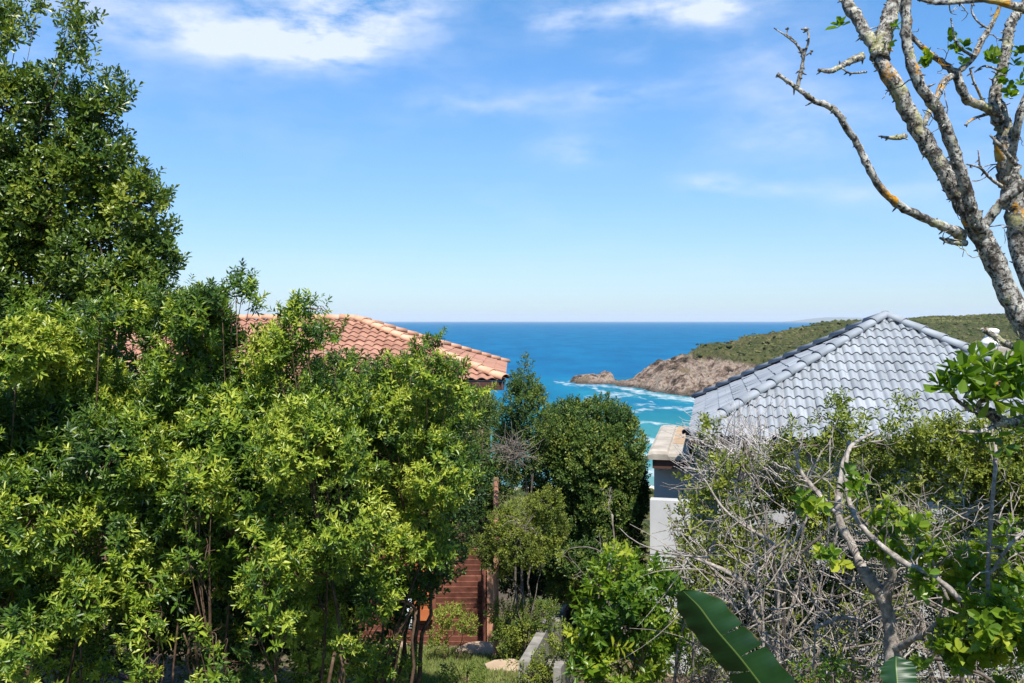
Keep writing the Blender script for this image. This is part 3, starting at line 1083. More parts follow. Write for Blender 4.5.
def woody(name, label, cat, base_xy, lobes, leaf, matkey, bark, stem_r=0.045, stems=5, dens=60, group=None, twigs=0.35,
          inner=0.55, cut=0.62, parts=('trunk', 'foliage'), yellow=0.0, upbias=0.55, tintbase=0.42, tvar=0.17, extra=None, gaps=0.35):
    bx, by = base_xy
    bz = float(gz(bx, by))
    o = thing(name, label, cat, (bx, by, bz), group)
    tb = MB()
    cent = sorted(lobes, key=lambda q: q[0][2])
    hubs = []
    for i in range(stems):
        a = rng.random() * 6.28
        s0 = np.array((bx + 0.12 * math.cos(a), by + 0.12 * math.sin(a), bz - 0.1))
        big = [q for q in lobes if q[1].mean() > .6 * max(z[1].mean() for z in lobes)]
        c = big[rng.integers(len(big))][0]
        top = s0 + (c - s0) * 0.62
        pts = bez(s0, top, rng.normal(0, .18, 3) + np.array((0, 0, 0.25)))
        pts[1:-1] += rng.normal(0, .018, (len(pts) - 2, 3))
        tb.tube(pts, np.linspace(stem_r, stem_r * 0.5, len(pts)) * rng.uniform(.6, 1.1), 7, rng.random(), 0.08)
        hubs += [pts[5], pts[7], pts[8]]
    hubs = np.array(hubs)
    for c, r in lobes:
        hb = hubs[np.argmin(((hubs - c) ** 2).sum(1))]
        pts = bez(hb, c, rng.normal(0, .1, 3) + np.array((0, 0, .08)), 7)
        lr = min(stem_r * .5, r.mean() * .09)
        tb.tube(pts, np.linspace(lr, lr * .4, 7), 6, rng.random(), 0.08)
        for j in range(int(3 + r.mean() * 14 * twigs)):
            u_ = unit(rng.normal(size=3) + np.array((0, 0, .4)))
            tb.tube(bez(c + u_ * r * 0.05, c + u_ * r * rng.uniform(.7, .98), rng.normal(0, .06, 3), 5), np.linspace(min(stem_r * .2, lr * .5), 0.003, 5), 4, rng.random(), cap=False)
    if extra:
        extra(tb)
    tb.build(parts[0], M[bark], o, smooth=True)
    lb = MB()
    pos, d = crown_points(lobes, dens, inner, upbias, cut)
    gp_ = fbm(pos[:, 0] * 3.1 + 77, pos[:, 2] * 3.1 + pos[:, 1] * 1.3 + 9, 3, 2)
    kg = gp_ > gaps + .08 * rng.normal(size=len(pos))
    pos, d = pos[kg], d[kg]
    tn = tintbase + (fbm(pos[:, 0] * 2.2 + 31, pos[:, 2] * 2.2 + pos[:, 1], 4, 3) - 0.5) * 1.1 + rng.normal(0, tvar, len(pos))
    if yellow:
        tn = tn + (rng.random(len(pos)) < yellow) * 0.38
    for (frac, kw) in leaf:
        sel = rng.random(len(pos)) < frac
        if sel.any():
            sprigs(lb, pos[sel], d[sel], tint=np.clip(tn[sel], 0, 1), **kw)
    lb.build(parts[1], M[matkey], o)
    return o


def under(px, d):
    return ((px - 512) / F * d, d)


LEAF_OBO = [(1.0, dict(k=9, slen=.14, ln=.088, wd=.038, shape='obo', tilt=(80, 25), newtip=.06))]
LEAF_LONG = [(0.6, dict(k=13, slen=.13, ln=.082, wd=.024, shape='ell', tilt=(95, 35), newtip=.15)), (0.5, dict(k=10, slen=.10, ln=.060, wd=.021, shape='ell', tilt=(90, 30), newtip=.06))]
LEAF_FINE = [(0.6, dict(k=12, slen=.11, ln=.066, wd=.020, shape='ell', tilt=(95, 35), newtip=.15)), (0.6, dict(k=9, slen=.09, ln=.048, wd=.018, shape='ell', tilt=(90, 30), newtip=.06))]
LEAF_SMALL = [(1.0, dict(k=9, slen=.10, ln=.050, wd=.023, shape='obo', tilt=(80, 20), newtip=.05))]

# tall tree at the left edge
A_l = [(10, 112, 44), (58, 128, 36), (105, 108, 20, 18), (98, 165, 36), (138, 205, 28), (150, 258, 28), (60, 200, 55), (0, 205, 60), (105, 270, 52),
       (30, 295, 62), (-60, 180, 75), (-70, 70, 55), (118, 88, 11, 13), (85, 115, 16, 30), (165, 232, 12), (130, 300, 40),
       (72, 45, 12, 30), (71, 14, 8, 26), (72, -12, 7, 16), (90, 66, 8, 14), (92, 25, 6, 12), (52, 72, 8, 8), (60, 85, 11, 14), (128, 92, 6, 12),
       (20, 22, 12, 15), (8, 42, 9, 13), (38, 6, 10, 9), (30, 90, 16, 16), (-10, 30, 20, 30), (-40, 290, 70), (150, 180, 12, 14), (166, 196, 8, 12), (60, 370, 60), (-10, 400, 60)]
woody('tree', 'tall dark glossy tree rising into the sky at the left edge', 'tree', under(20, 10.2), lobes_px(A_l, 10.0, .55, shrink=4), LEAF_OBO, 'leaf_dark', 'bark_grey',
      0.07, 4, 200, twigs=.4, gaps=.27, inner=.5, cut=.5, yellow=.06, tintbase=.5)

# the broad bank of fresh green shrubs
G1 = 'fresh green shrubs in the left bank'
B1 = [(20, 345, 38), (62, 350, 40), (100, 318, 20, 24), (20, 430, 55), (90, 400, 45), (112, 455, 52), (30, 515, 52), (100, 540, 46), (8, 605, 36), (45, 585, 30), (-60, 450, 80), (-50, 560, 70), (70, 470, 40),
      (5, 660, 26), (60, 330, 18, 22), (35, 310, 14, 18)]
B1 += [(80, 600, 30), (120, 590, 26)]
woody('shrub', 'fresh green shrub below the tall dark tree at the left edge', 'shrub', under(40, 8.3), lobes_px(B1, 8.0, .5, shrink=7, drop=4), LEAF_LONG, 'leaf_fresh', 'bark_brown', .025, 6, 270, G1, yellow=.06, cut=.5, tintbase=.40)
B2 = [(140, 315, 24, 22), (166, 303, 13, 20), (200, 322, 32), (236, 302, 20, 22), (244, 284, 14, 18), (222, 308, 18, 18), (250, 300, 10, 18), (190, 372, 48), (242, 362, 40), (160, 430, 46), (230, 440, 52), (182, 500, 40), (150, 525, 22), (215, 300, 14, 14),
      (240, 500, 34), (186, 290, 7, 12)]
B2 += [(168, 346, 30), (215, 338, 30), (252, 350, 24), (196, 312, 22), (270, 345, 18), (232, 312, 20), (180, 328, 26), (170, 560, 34), (210, 550, 34), (235, 580, 24)]
woody('shrub', 'shrub with twin leafy peaks touching the sky, right of the tall dark tree', 'shrub', under(195, 8.7), lobes_px(B2, 8.5, .5, shrink=7, drop=0), LEAF_LONG, 'leaf_fresh', 'bark_brown', .025, 5, 310, G1, yellow=.09, cut=.5, tintbase=.44)
B3 = [(300, 330, 28, 26), (310, 306, 20, 16), (288, 312, 14, 12), (290, 385, 46), (336, 398, 36), (310, 450, 56), (362, 445, 44), (276, 515, 42), (350, 520, 40), (296, 306, 10, 9), (322, 306, 9, 8), (330, 330, 18), (270, 350, 22)]
B3 += [(290, 560, 34), (335, 555, 30), (260, 590, 24), (320, 600, 34), (285, 620, 30), (350, 630, 22)]
woody('shrub', 'bright shrub whose top stands before the ridge of the orange roof', 'shrub', under(315, 8.4), lobes_px(B3, 8.1, .5, shrink=7, drop=3), LEAF_FINE, 'leaf_fresh', 'bark_brown', .025, 5, 310, G1, yellow=.11, cut=.5, tintbase=.47)
B4 = [(388, 398, 28), (430, 372, 24), (430, 346, 10, 12), (402, 430, 50), (452, 405, 34), (440, 468, 44), (388, 510, 36), (436, 334, 7, 7), (418, 346, 7, 7), (372, 408, 20), (452, 366, 12), (425, 530, 30)]
B4 += [(440, 555, 20, 12), (400, 545, 22), (385, 575, 22), (372, 600, 24)]
B4 += [(352, 368, 20), (376, 368, 20), (398, 364, 16), (456, 370, 15), (478, 386, 15), (414, 352, 11), (340, 360, 15)]
woody('shrub', 'yellow green shrub covering the middle of the orange roof', 'shrub', under(375, 8.9), lobes_px(B4, 8.7, .45, shrink=7, drop=4), LEAF_FINE, 'leaf_fresh', 'bark_brown', .025, 5, 310, G1, yellow=.12, cut=.5, tintbase=.47)
B5 = [(478, 398, 22), (490, 436, 30), (470, 480, 34), (500, 470, 24), (455, 520, 30), (492, 400, 14), (466, 384, 12, 8), (440, 540, 24), (485, 515, 26)]
woody('shrub', 'small leaved dark shrub under the lower end of the orange roof', 'shrub', under(465, 17.6), lobes_px(B5, 17.5, .4, shrink=5, drop=10), LEAF_SMALL, 'leaf_deep', 'bark_grey', .018, 4, 300, yellow=.08, cut=.5, tintbase=.52, gaps=.25)
# dark understory behind the bank
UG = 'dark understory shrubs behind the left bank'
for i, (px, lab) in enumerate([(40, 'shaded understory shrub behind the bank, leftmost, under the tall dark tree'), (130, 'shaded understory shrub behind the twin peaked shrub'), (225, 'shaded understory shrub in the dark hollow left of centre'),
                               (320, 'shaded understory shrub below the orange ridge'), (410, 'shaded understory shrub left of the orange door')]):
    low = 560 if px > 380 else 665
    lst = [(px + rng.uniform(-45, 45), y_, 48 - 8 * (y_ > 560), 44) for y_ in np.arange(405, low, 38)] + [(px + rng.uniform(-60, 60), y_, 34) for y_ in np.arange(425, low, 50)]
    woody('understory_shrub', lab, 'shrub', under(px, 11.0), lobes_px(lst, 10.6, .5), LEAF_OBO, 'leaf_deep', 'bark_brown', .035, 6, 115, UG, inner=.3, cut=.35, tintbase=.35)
# low leafy shoots in the shade under the bank
for (px, py, r, d, lab) in [(212, 632, 22, 7.2, 'yellow green young shrub lit by sun near the bottom, under the left bank'),
                            (268, 545, 28, 7.6, 'young shrub with pale rosettes in front of the dark hollow'),
                            (200, 470, 24, 7.5, 'spreading rosette shoot with long pale leaves in the left bank'),
                            (370, 640, 26, 9.0, 'low broad leaved shrub with yellow leaf at the edge of the lawn'),
                            (150, 590, 22, 7.6, 'thin shoot with few leaves on the dark left floor'),
                            (60, 620, 30, 8.4, 'spreading leafy shoot low at the left, before the dark hollow'),
                            (115, 655, 24, 8.2, 'dim leafy shoot at the bottom left floor'),
                            (12, 640, 30, 7.0, 'sunlit leafy shoot at the bottom left corner'),
                            (250, 655, 26, 8.4, 'leafy shoot low before the trunks, right of the sunlit yellow young shrub'),
                            (312, 600, 30, 8.8, 'leafy shoot at the right edge of the dark hollow'),
                            (345, 560, 30, 9.4, 'pale leafy shoot above the white board'),
                            (330, 655, 26, 9.4, 'dim shoot beside the left end of the lawn'),
                            (392, 585, 22, 10.5, 'straggly shoot partly hiding the white board')]:
    woody('young_shrub', lab, 'shrub', under(px + 6, d + .2), lobes_px([(px, py, r, r * .8), (px + 12, py + 22, r * .6), (px - 14, py + 14, r * .5), (px - 4, py + 46, r * .7), (px + 8, py + 74, r * .7), (px - 10, py + 95, r * .6)], d, .15), LEAF_LONG, 'leaf_fresh', 'bark_brown', .014, 3, 75, yellow=.18, tintbase=.42)

# slender upright dark tree and round bush
C_ = [(525, 388, 12, 16), (524, 405, 19, 20), (529, 428, 19, 24), (520, 455, 24, 26), (526, 366, 3.5, 9), (515, 384, 7, 10), (538, 404, 8, 14), (505, 425, 12)]


def dead_twigs(c, n, size, r0=0.006, up=0.2):
    def fn(tb):
        for i in range(n):
            u_ = unit(rng.normal(size=3) * np.array((1.2, .8, .6)) + np.array((0, -.3, up)))
            a = c + rng.normal(0, size * .16, 3)
            e_ = a + u_ * size * rng.uniform(.4, 1.0)
            tb.tube(bez(a, e_, rng.normal(0, size * .16, 3), 6), np.linspace(r0, r0 * .35, 6), 4, 0.0, cap=False)
    return fn


woody('tree', 'slender dark tree with pointed top beside the round bush', 'tree', under(522, 15.6), lobes_px(C_, 15.3, .3), LEAF_SMALL, 'leaf_deep', 'bark_grey', .03, 3, 330, yellow=.06, cut=.5, tintbase=.5, gaps=.2,
      extra=dead_twigs(P(512, 452, 14.6), 140, 0.5))
C_ += [(500, 448, 20, 22), (497, 480, 22, 22), (508, 500, 18), (518, 490, 24, 24), (528, 515, 22, 20), (505, 470, 16)]
D_ = [(560, 545, 36, 30), (600, 560, 36, 26), (580, 588, 30, 16), (625, 550, 18, 24), (590, 452, 46, 42), (568, 440, 32, 34), (616, 448, 27, 38), (600, 500, 40), (558, 480, 32), (630, 490, 14, 40), (604, 420, 24, 20), (575, 425, 22), (585, 525, 34, 24), (636, 500, 9, 26)]
woody('bush', 'large dark rounded bush between the two houses, sea behind it', 'bush', under(592, 16.3), lobes_px(D_, 16, .45), [(1.0, dict(k=9, slen=.11, ln=.062, wd=.030, shape='obo', tilt=(80, 20), newtip=.05))],
      'leaf_deep', 'bark_grey', .05, 5, 330, yellow=.08, cut=.5, tintbase=.54, gaps=.15)
E_ = [(525, 515, 20, 16), (548, 505, 14, 14), (500, 560, 16), (545, 528, 22, 18), (515, 545, 22, 20), (505, 525, 16), (482, 548, 14, 10), (530, 556, 14, 10)]
woody('shrub', 'small leaved loose shrub in front of the timber screen and round bush', 'shrub', under(525, 14.4), lobes_px(E_, 14.2, .3), LEAF_SMALL, 'leaf_olive', 'bark_grey', .018, 4, 260, tintbase=.5, gaps=.25,
      extra=dead_twigs(P(520, 530, 14), 60, 0.4))

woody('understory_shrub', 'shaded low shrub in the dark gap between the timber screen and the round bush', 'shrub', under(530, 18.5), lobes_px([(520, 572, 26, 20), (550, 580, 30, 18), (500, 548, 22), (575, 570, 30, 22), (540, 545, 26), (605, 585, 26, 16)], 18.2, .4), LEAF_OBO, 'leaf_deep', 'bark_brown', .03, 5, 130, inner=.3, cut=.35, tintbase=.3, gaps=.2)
woody('low_bush', 'low leafy bush hiding the foot of the added white wall slab', 'bush', under(664, 9.2), lobes_px([(664, 620, 20, 18), (676, 650, 22, 20), (655, 650, 16), (690, 630, 14)], 9.0, .2), LEAF_SMALL, 'leaf_bright', 'bark_brown', .014, 5, 150, tintbase=.35)
# yellow green ground bushes by the path
GC = 'low bushes beside the garden path'
for lst, d, lab in [([(518, 626, 22, 20), (535, 616, 18, 13), (505, 642, 16, 12), (500, 615, 12, 10), (548, 610, 8, 8)], 14.6, 'mounded yellow green bush left of the concrete path wall'),
                    ([(452, 618, 15, 11), (468, 626, 9, 8), (438, 640, 9, 7)], 14.8, 'small grey green bush on the bank below the timber screen'),
                    ([(548, 662, 14, 12), (530, 676, 16, 9), (562, 640, 12, 14), (575, 660, 14, 16), (512, 672, 10, 8)], 12.6, 'low leafy bush growing over the concrete wall'),
                    ([(470, 678, 14, 8), (450, 674, 9, 7)], 12.3, 'tiny bush on the lawn edge at the bottom')]:
    woody('low_bush', lab, 'bush', under(lst[0][0], d), lobes_px(lst, d, .2), LEAF_SMALL, 'leaf_cover', 'bark_brown', .012, 5, 220, GC, yellow=.12, tintbase=.45)

# fresh sapling in the foreground middle
Fp = [(620, 575, 18, 18), (604, 600, 18, 18), (640, 600, 22, 18), (618, 625, 30, 22), (596, 640, 20, 20), (650, 640, 24, 20), (620, 668, 36, 22), (590, 678, 20, 14), (655, 570, 10, 8), (662, 590, 8, 8)]
woody('sapling', 'fresh green sapling with toothed leaf sprays in the centre foreground', 'sapling', under(620, 8.2), lobes_px(Fp, 8.0, .25),
      [(1.0, dict(k=11, slen=.15, ln=.10, wd=.040, shape='ell', tilt=(90, 40), newtip=.08))], 'leaf_bright', 'bark_brown', .02, 3, 110, yellow=.10, tintbase=.40, cut=.4)


# ------------------------------------------------------------------ bare twiggy shrubs on the right
GROW_TOP = [1e9]


def grow(tb, p0, d, L, r, lev, tips, maxlev=4, bend=0.28, kids=(2, 4), up=0.12, kl=(.5, .8)):
    n = max(4, int(L / 0.09)) if lev < 2 else 5
    pts = [np.asarray(p0, float)]
    d = unit(np.asarray(d, float))
    for i in range(n):
        d = unit(d + rng.normal(0, bend / math.sqrt(n) * 1.6, 3) + np.array((0, 0, up / n)))
        if pts[-1][2] > GROW_TOP[0]:
            d = unit(d * np.array((1, 1, -.6 if d[2] > 0 else 1)) + np.array((0, 0, -.15)))
        pts.append(pts[-1] + d * L / n)
    pts = np.array(pts)
    tb.tube(pts, np.linspace(r, max(r * 0.55, 0.0022), len(pts)), (8, 6, 5, 4, 3, 3)[min(lev, 5)], rng.random() * .6, 0.10 if lev < 2 else 0.0, cap=lev < 3)
    tips.append((pts[-1], d, lev))
    if lev >= maxlev:
        return
    for j in range(rng.integers(*kids) + (1 if lev == 0 else 0)):
        k = rng.integers(max(1, n // 3), n + 1)
        nd = unit(unit(pts[min(k, n)] - pts[max(k - 1, 0)]) + rng.normal(0, .62, 3))
        grow(tb, pts[k], nd, L * rng.uniform(*kl), max(r * rng.uniform(.42, .62), .0022), lev + 1, tips, maxlev, bend * 1.15, kids, up, kl)


def twiggy(label, base_xy, mains, leafsp, matkey, bark='bark_grey', r0=.04, maxlev=4, kids=(2, 4), leafp=.5, leaf_lobes=None, dens=40, name='shrub', group=None, tintbase=.5, bend=.30, kl=(.32, .58)):
    bx, by = base_xy
    bz = float(gz(bx, by))
    o = thing(name, label, 'shrub', (bx, by, bz), group)
    tb = MB()
    tips = []
    GROW_TOP[0] = max(q[0][2] for q in mains) - .12
    for tgt, L, rr in mains:
        s0 = np.array((bx, by, bz - .08)) + np.append(rng.normal(0, .10, 2), 0)
        grow(tb, s0, np.asarray(tgt) - s0, np.linalg.norm(np.asarray(tgt) - s0) * L, r0 * rr, 0, tips, maxlev, bend, kids, .1, kl)
    GROW_TOP[0] = 1e9
    o['_w'] = [bx, by, bz]
    tb.build('branches', M[bark], o, smooth=True)
    lb = MB()
    pos = np.array([t_[0] for t_ in tips if t_[2] >= 2])
    d = np.array([t_[1] for t_ in tips if t_[2] >= 2])
    sel = rng.random(len(pos)) < leafp
    pos, d = pos[sel], d[sel] + np.array((0, 0, .4))
    if leaf_lobes:
        p2, d2 = crown_points(leaf_lobes, dens, .2, .5, .15)
        kg = fbm(p2[:, 0] * 4.3 + 11, p2[:, 2] * 4.3 + p2[:, 1] * 2 + 5, 1, 2) > .44 + .07 * rng.normal(size=len(p2))
        p2, d2 = p2[kg], d2[kg]
        pos, d = np.concatenate([pos, p2]), np.concatenate([d, d2])
    if len(pos):
        sprigs(lb, pos, d, tint=np.clip(tintbase + rng.normal(0, .18, len(pos)), 0, 1), **leafsp)
        lb.build('foliage', M[matkey], o)
    return o


TW = 'grey twiggy shrubs before the grey roofed house'
SM = dict(k=8, slen=.10, ln=.060, wd=.027, shape='obo', tilt=(80, 25), newtip=.08)
BR = dict(k=7, slen=.05, ln=.085, wd=.050, shape='round', tilt=(85, 30), newtip=.03)
M['twig_white'] = bark_mat('twig_white', (.26, .23, .21), (.42, .385, .36), (.56, .52, .49), 20)
bl = twiggy('bleached leafless shrub with fine pale twigs before the roof corner', under(730, 9.4),
       [(P(740, 400, 9.4), .62, .6), (P(720, 420, 9.6), .6, .5), (P(705, 450, 9.3), .5, .5), (P(760, 410, 9.8), .6, .6), (P(725, 450, 9.0), .6, .5), (P(780, 440, 9.2), .6, .5)],
       SM, 'leaf_olive', 'bark_pale', .030, 4, (2, 4), .03)
tw = MB()
for i in range(230):
    c = P(rng.uniform(715, 790), rng.uniform(440, 500), rng.uniform(8.9, 9.7))
    u_ = unit(np.array((rng.normal(-.35, .55), rng.normal(0, .4), rng.uniform(.1, 1.0))))
    L_ = rng.uniform(.25, .72)
    tw.tube(bez(c, c + u_ * L_, rng.normal(0, .09, 3), 7), np.linspace(.0058, .0022, 7), 4, 0, cap=False)
    for j in range(2):
        a_ = c + u_ * L_ * rng.uniform(.4, .9)
        tw.tube(bez(a_, a_ + unit(u_ + rng.normal(0, .6, 3)) * rng.uniform(.08, .25), rng.normal(0, .03, 3), 5), np.linspace(.0035, .0018, 5), 3, 0, cap=False)
tw.build('twigs', M['twig_white'], bl, smooth=True)
twiggy('grey twiggy shrub with sparse olive leaves in front of the added white wall slab', under(700, 8.6),
       [(P(690, 500, 8.5), .7, .7), (P(720, 490, 8.8), .7, .8), (P(745, 500, 8.4), .7, .8)],
       SM, 'leaf_olive', 'bark_grey', .035, 4, (2, 5), .35, lobes_px([(705, 520, 30), (735, 485, 30), (695, 475, 14), (705, 430, 8, 14), (695, 545, 20), (730, 545, 26), (685, 580, 22), (720, 590, 24), (760, 560, 26)], 8.7, .3), 190)
twiggy('leafy olive shrub with grey stems covering the middle of the grey roof eave', under(815, 9.0),
       [(P(800, 440, 9), .75, .9), (P(840, 430, 9.2), .75, .9), (P(770, 450, 8.8), .7, .8), (P(860, 440, 8.6), .7, .8), (P(825, 470, 8.5), .7, .9)],
       SM, 'leaf_olive', 'bark_grey', .034, 4, (2, 4), .5,
       lobes_px([(835, 428, 22, 20), (805, 455, 28), (850, 468, 34), (780, 482, 28), (825, 508, 36), (872, 432, 18), (762, 455, 12), (775, 525, 28), (742, 462, 10), (838, 402, 7, 10), (905, 405, 8, 10)], 9.2, .4), 240)
twiggy('dense olive shrub under the right end of the grey roof', under(950, 9.4),
       [(P(930, 430, 9.4), .75, .9), (P(980, 440, 9.6), .75, .9), (P(900, 450, 9.1), .7, .8), (P(1010, 460, 9.2), .7, .8), (P(950, 500, 8.9), .7, .9)],
       SM, 'leaf_olive', 'bark_grey', .034, 4, (2, 4), .6,
       lobes_px([(905, 432, 22, 20), (935, 462, 36), (980, 460, 38), (1015, 480, 42), (900, 480, 36), (950, 510, 44), (1000, 540, 44), (1020, 440, 24), (890, 530, 32), (960, 432, 20, 16), (1060, 480, 50)], 9.4, .4), 290)
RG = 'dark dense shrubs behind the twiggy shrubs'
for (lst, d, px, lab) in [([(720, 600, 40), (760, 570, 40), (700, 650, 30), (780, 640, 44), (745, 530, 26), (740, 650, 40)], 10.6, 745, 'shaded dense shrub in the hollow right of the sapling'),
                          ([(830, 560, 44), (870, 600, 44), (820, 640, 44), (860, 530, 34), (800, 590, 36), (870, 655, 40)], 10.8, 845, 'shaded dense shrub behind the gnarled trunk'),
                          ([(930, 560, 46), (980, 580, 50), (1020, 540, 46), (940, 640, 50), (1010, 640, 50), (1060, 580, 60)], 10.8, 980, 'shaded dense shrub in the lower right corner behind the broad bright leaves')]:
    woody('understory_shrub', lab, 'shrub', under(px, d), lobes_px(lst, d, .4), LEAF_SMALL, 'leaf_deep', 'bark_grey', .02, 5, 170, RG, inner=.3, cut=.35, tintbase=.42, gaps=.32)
# knotted old shrub with thick curved trunk
kx, ky = under(893, 6.6)
kb = float(gz(kx, ky))
old = thing('old_shrub', 'gnarled old shrub with thick curved grey trunk and lichen spotted boughs', 'shrub', (kx, ky, kb))


def limb(tb, pts, radpx, sides=9, tint=.2, rough=.12, n=6):
    """smooth limb through (px, py, depth) points, radius in photo pixels at each point"""
    pp = np.array([P(*q) for q in pts])
    rr = np.array([r_ / F * q[2] for r_, q in zip(radpx, pts)])
    m_ = len(pp)
    ext = np.vstack([2 * pp[0] - pp[1], pp, 2 * pp[-1] - pp[-2]])
    out_, rad_ = [], []
    for i in range(m_ - 1):
        p0, p1, p2, p3 = ext[i:i + 4]
        for t in np.linspace(0, 1, n, endpoint=False):
            out_.append(.5 * ((2 * p1) + (-p0 + p2) * t + (2 * p0 - 5 * p1 + 4 * p2 - p3) * t * t + (-p0 + 3 * p1 - 3 * p2 + p3) * t ** 3))
            rad_.append(rr[i] * (1 - t) + rr[i + 1] * t)
    out_.append(pp[-1])
    rad_.append(rr[-1])
    out_ = np.array(out_)
    rad_ = np.array(rad_)
    out_[1:-1] += rng.normal(0, 1, (len(out_) - 2, 3)) * rad_[1:-1, None] * .08
    rad_ = rad_ * (1 + rng.normal(0, .05, len(rad_)))
    tb.tube(out_, rad_, sides, tint, rough)
    return out_, rad_


def twig_along(tb, pts, rad, n, L, tips, maxlev=2, r=0.006, spread=.9):
    for i in range(n):
        k = rng.integers(1, len(pts) - 1)
        tdir = unit(pts[k + 1] - pts[k - 1])
        d = unit(np.cross(tdir, unit(rng.normal(size=3))) * spread + tdir * .4)
        grow(tb, pts[k] + d * rad[k] * .5, d, L * rng.uniform(.5, 1.2), min(r, rad[k] * .6), 3, tips, 3 + maxlev - 1, .5, (1, 3), .1)


tb = MB()
tips = []
specs = [
    ([(893, 760, 6.6), (890, 690, 6.6), (892, 640, 6.6), (884, 600, 6.6), (866, 575, 6.6), (852, 545, 6.7), (838, 515, 6.8), (842, 470, 6.9), (850, 440, 7.0)], [20, 17, 14, 15, 12, 9, 7, 5, 3]),
    ([(884, 600, 6.6), (892, 575, 6.5), (880, 550, 6.4), (860, 525, 6.3)], [13, 9, 6, 4]),
    ([(838, 515, 6.8), (815, 490, 6.9), (800, 470, 7.0), (795, 450, 7.0)], [6, 5, 4, 2.5]),
    ([(893, 650, 6.6), (912, 640, 6.4), (935, 625, 6.2), (942, 610, 6.1)], [9, 7, 5, 2]),
    ([(960, 600, 5.8), (945, 585, 5.8), (925, 572, 5.8), (900, 560, 5.9), (870, 535, 6.0), (852, 510, 6.2), (846, 480, 6.3), (850, 448, 6.4), (875, 432, 6.5)], [6, 6.5, 6, 6, 5.5, 5, 4.5, 4, 2]),
    ([(990, 640, 6.0), (988, 580, 6.0), (990, 530, 6.0), (993, 490, 6.0), (996, 450, 6.1), (985, 425, 6.2)], [4, 4.5, 4.5, 4, 4, 2.5]),
    ([(990, 575, 6.0), (1010, 545, 5.9), (1026, 530, 5.9)], [3.5, 3.5, 3]),
    ([(948, 600, 6.2), (930, 555, 6.3), (920, 520, 6.4), (915, 505, 6.4)], [3.5, 3, 2.5, 1.5]),
    ([(990, 505, 6.0), (972, 512, 6.1), (958, 522, 6.2)], [3, 2.8, 2]),
    ([(780, 690, 7.4), (778, 620, 7.4), (782, 560, 7.4), (800, 500, 7.4), (822, 450, 7.4)], [3, 3, 2.6, 2.2, 1.5]),
    ([(762, 690, 7.4), (763, 620, 7.4), (755, 560, 7.5), (750, 520, 7.6)], [3, 2.6, 2.4, 1.5]),
    ([(812, 690, 7.2), (818, 600, 7.2), (828, 540, 7.3), (830, 440, 7.4)], [2, 2, 1.8, 1.2]),
    ([(770, 650, 7.6), (750, 605, 7.6), (740, 580, 7.6), (700, 560, 7.7), (670, 550, 7.8)], [7, 6, 5, 4, 2]),
    ([(862, 620, 6.9), (840, 618, 6.9), (815, 628, 6.8)], [4.5, 4.5, 4]),
    ([(820, 490, 7.6), (790, 545, 7.5), (760, 535, 7.6), (725, 510, 7.8), (705, 480, 7.9)], [3, 3, 3, 2.5, 1.5]),
]
for pts, rp in specs:
    a_, r_ = limb(tb, pts, [q * .48 for q in rp], 9, .15)
    twig_along(tb, a_, r_, 10, .38, tips, 3, .006)
# fine dead twigs filling the hollow under the shrubs
for i in range(260):
    px, py, d = rng.uniform(680, 930), rng.uniform(540, 690), rng.uniform(6.8, 8.6)
    a_ = P(px, py, d)
    u_ = unit(rng.normal(size=3) + np.array((0, 0, .3)))
    tb.tube(bez(a_, a_ + u_ * rng.uniform(.2, .9), rng.normal(0, .12, 3), 7), np.linspace(.007, .0025, 7) * rng.uniform(.5, 1.4), 4, rng.random() * .7, cap=False)
tb.build('branches', M['bark_pale'], old, smooth=True)
lb = MB()
ll = lobes_px([(838, 490, 20, 16), (815, 500, 14), (850, 525, 16, 12), (885, 520, 18, 14), (905, 545, 22, 16), (880, 545, 16), (940, 560, 26, 16), (965, 580, 24), (1000, 560, 26), (1015, 590, 26), (990, 620, 30),
               (1005, 655, 34), (965, 645, 30), (950, 675, 28), (1020, 540, 18), (1030, 640, 40), (920, 585, 14, 10), (975, 680, 30), (828, 560, 12, 8), (925, 530, 14, 12)], 6.1, .35)
p2, d2 = crown_points(ll, 120, .2, .6, .1)
kg = fbm(p2[:, 0] * 5 + 3, p2[:, 2] * 5 + p2[:, 1] * 2, 6, 2) > .46 + .06 * rng.normal(size=len(p2))
p2, d2 = p2[kg], d2[kg]
sprigs(lb, p2, d2, tint=np.clip(.6 + rng.normal(0, .2, len(p2)), 0, 1), **BR)
lb.build('foliage', M['leaf_bright'], old)
# low green seedlings in the hollow
for (px, py, r, d, lab) in [(815, 672, 22, 6.6, 'low green seedling clump beside the large banana leaf'), (700, 640, 24, 7.8, 'sparse low shrub at the foot of the twiggy shrubs'), (850, 665, 18, 6.9, 'small leafy seedling at the foot of the gnarled trunk')]:
    woody('seedling', lab, 'seedling', under(px, d), lobes_px([(px, py, r, r * .6), (px + 20, py + 6, r * .6), (px - 22, py + 4, r * .6)], d, .2), LEAF_SMALL, 'leaf_bright', 'bark_brown', .008, 4, 60, tintbase=.4)

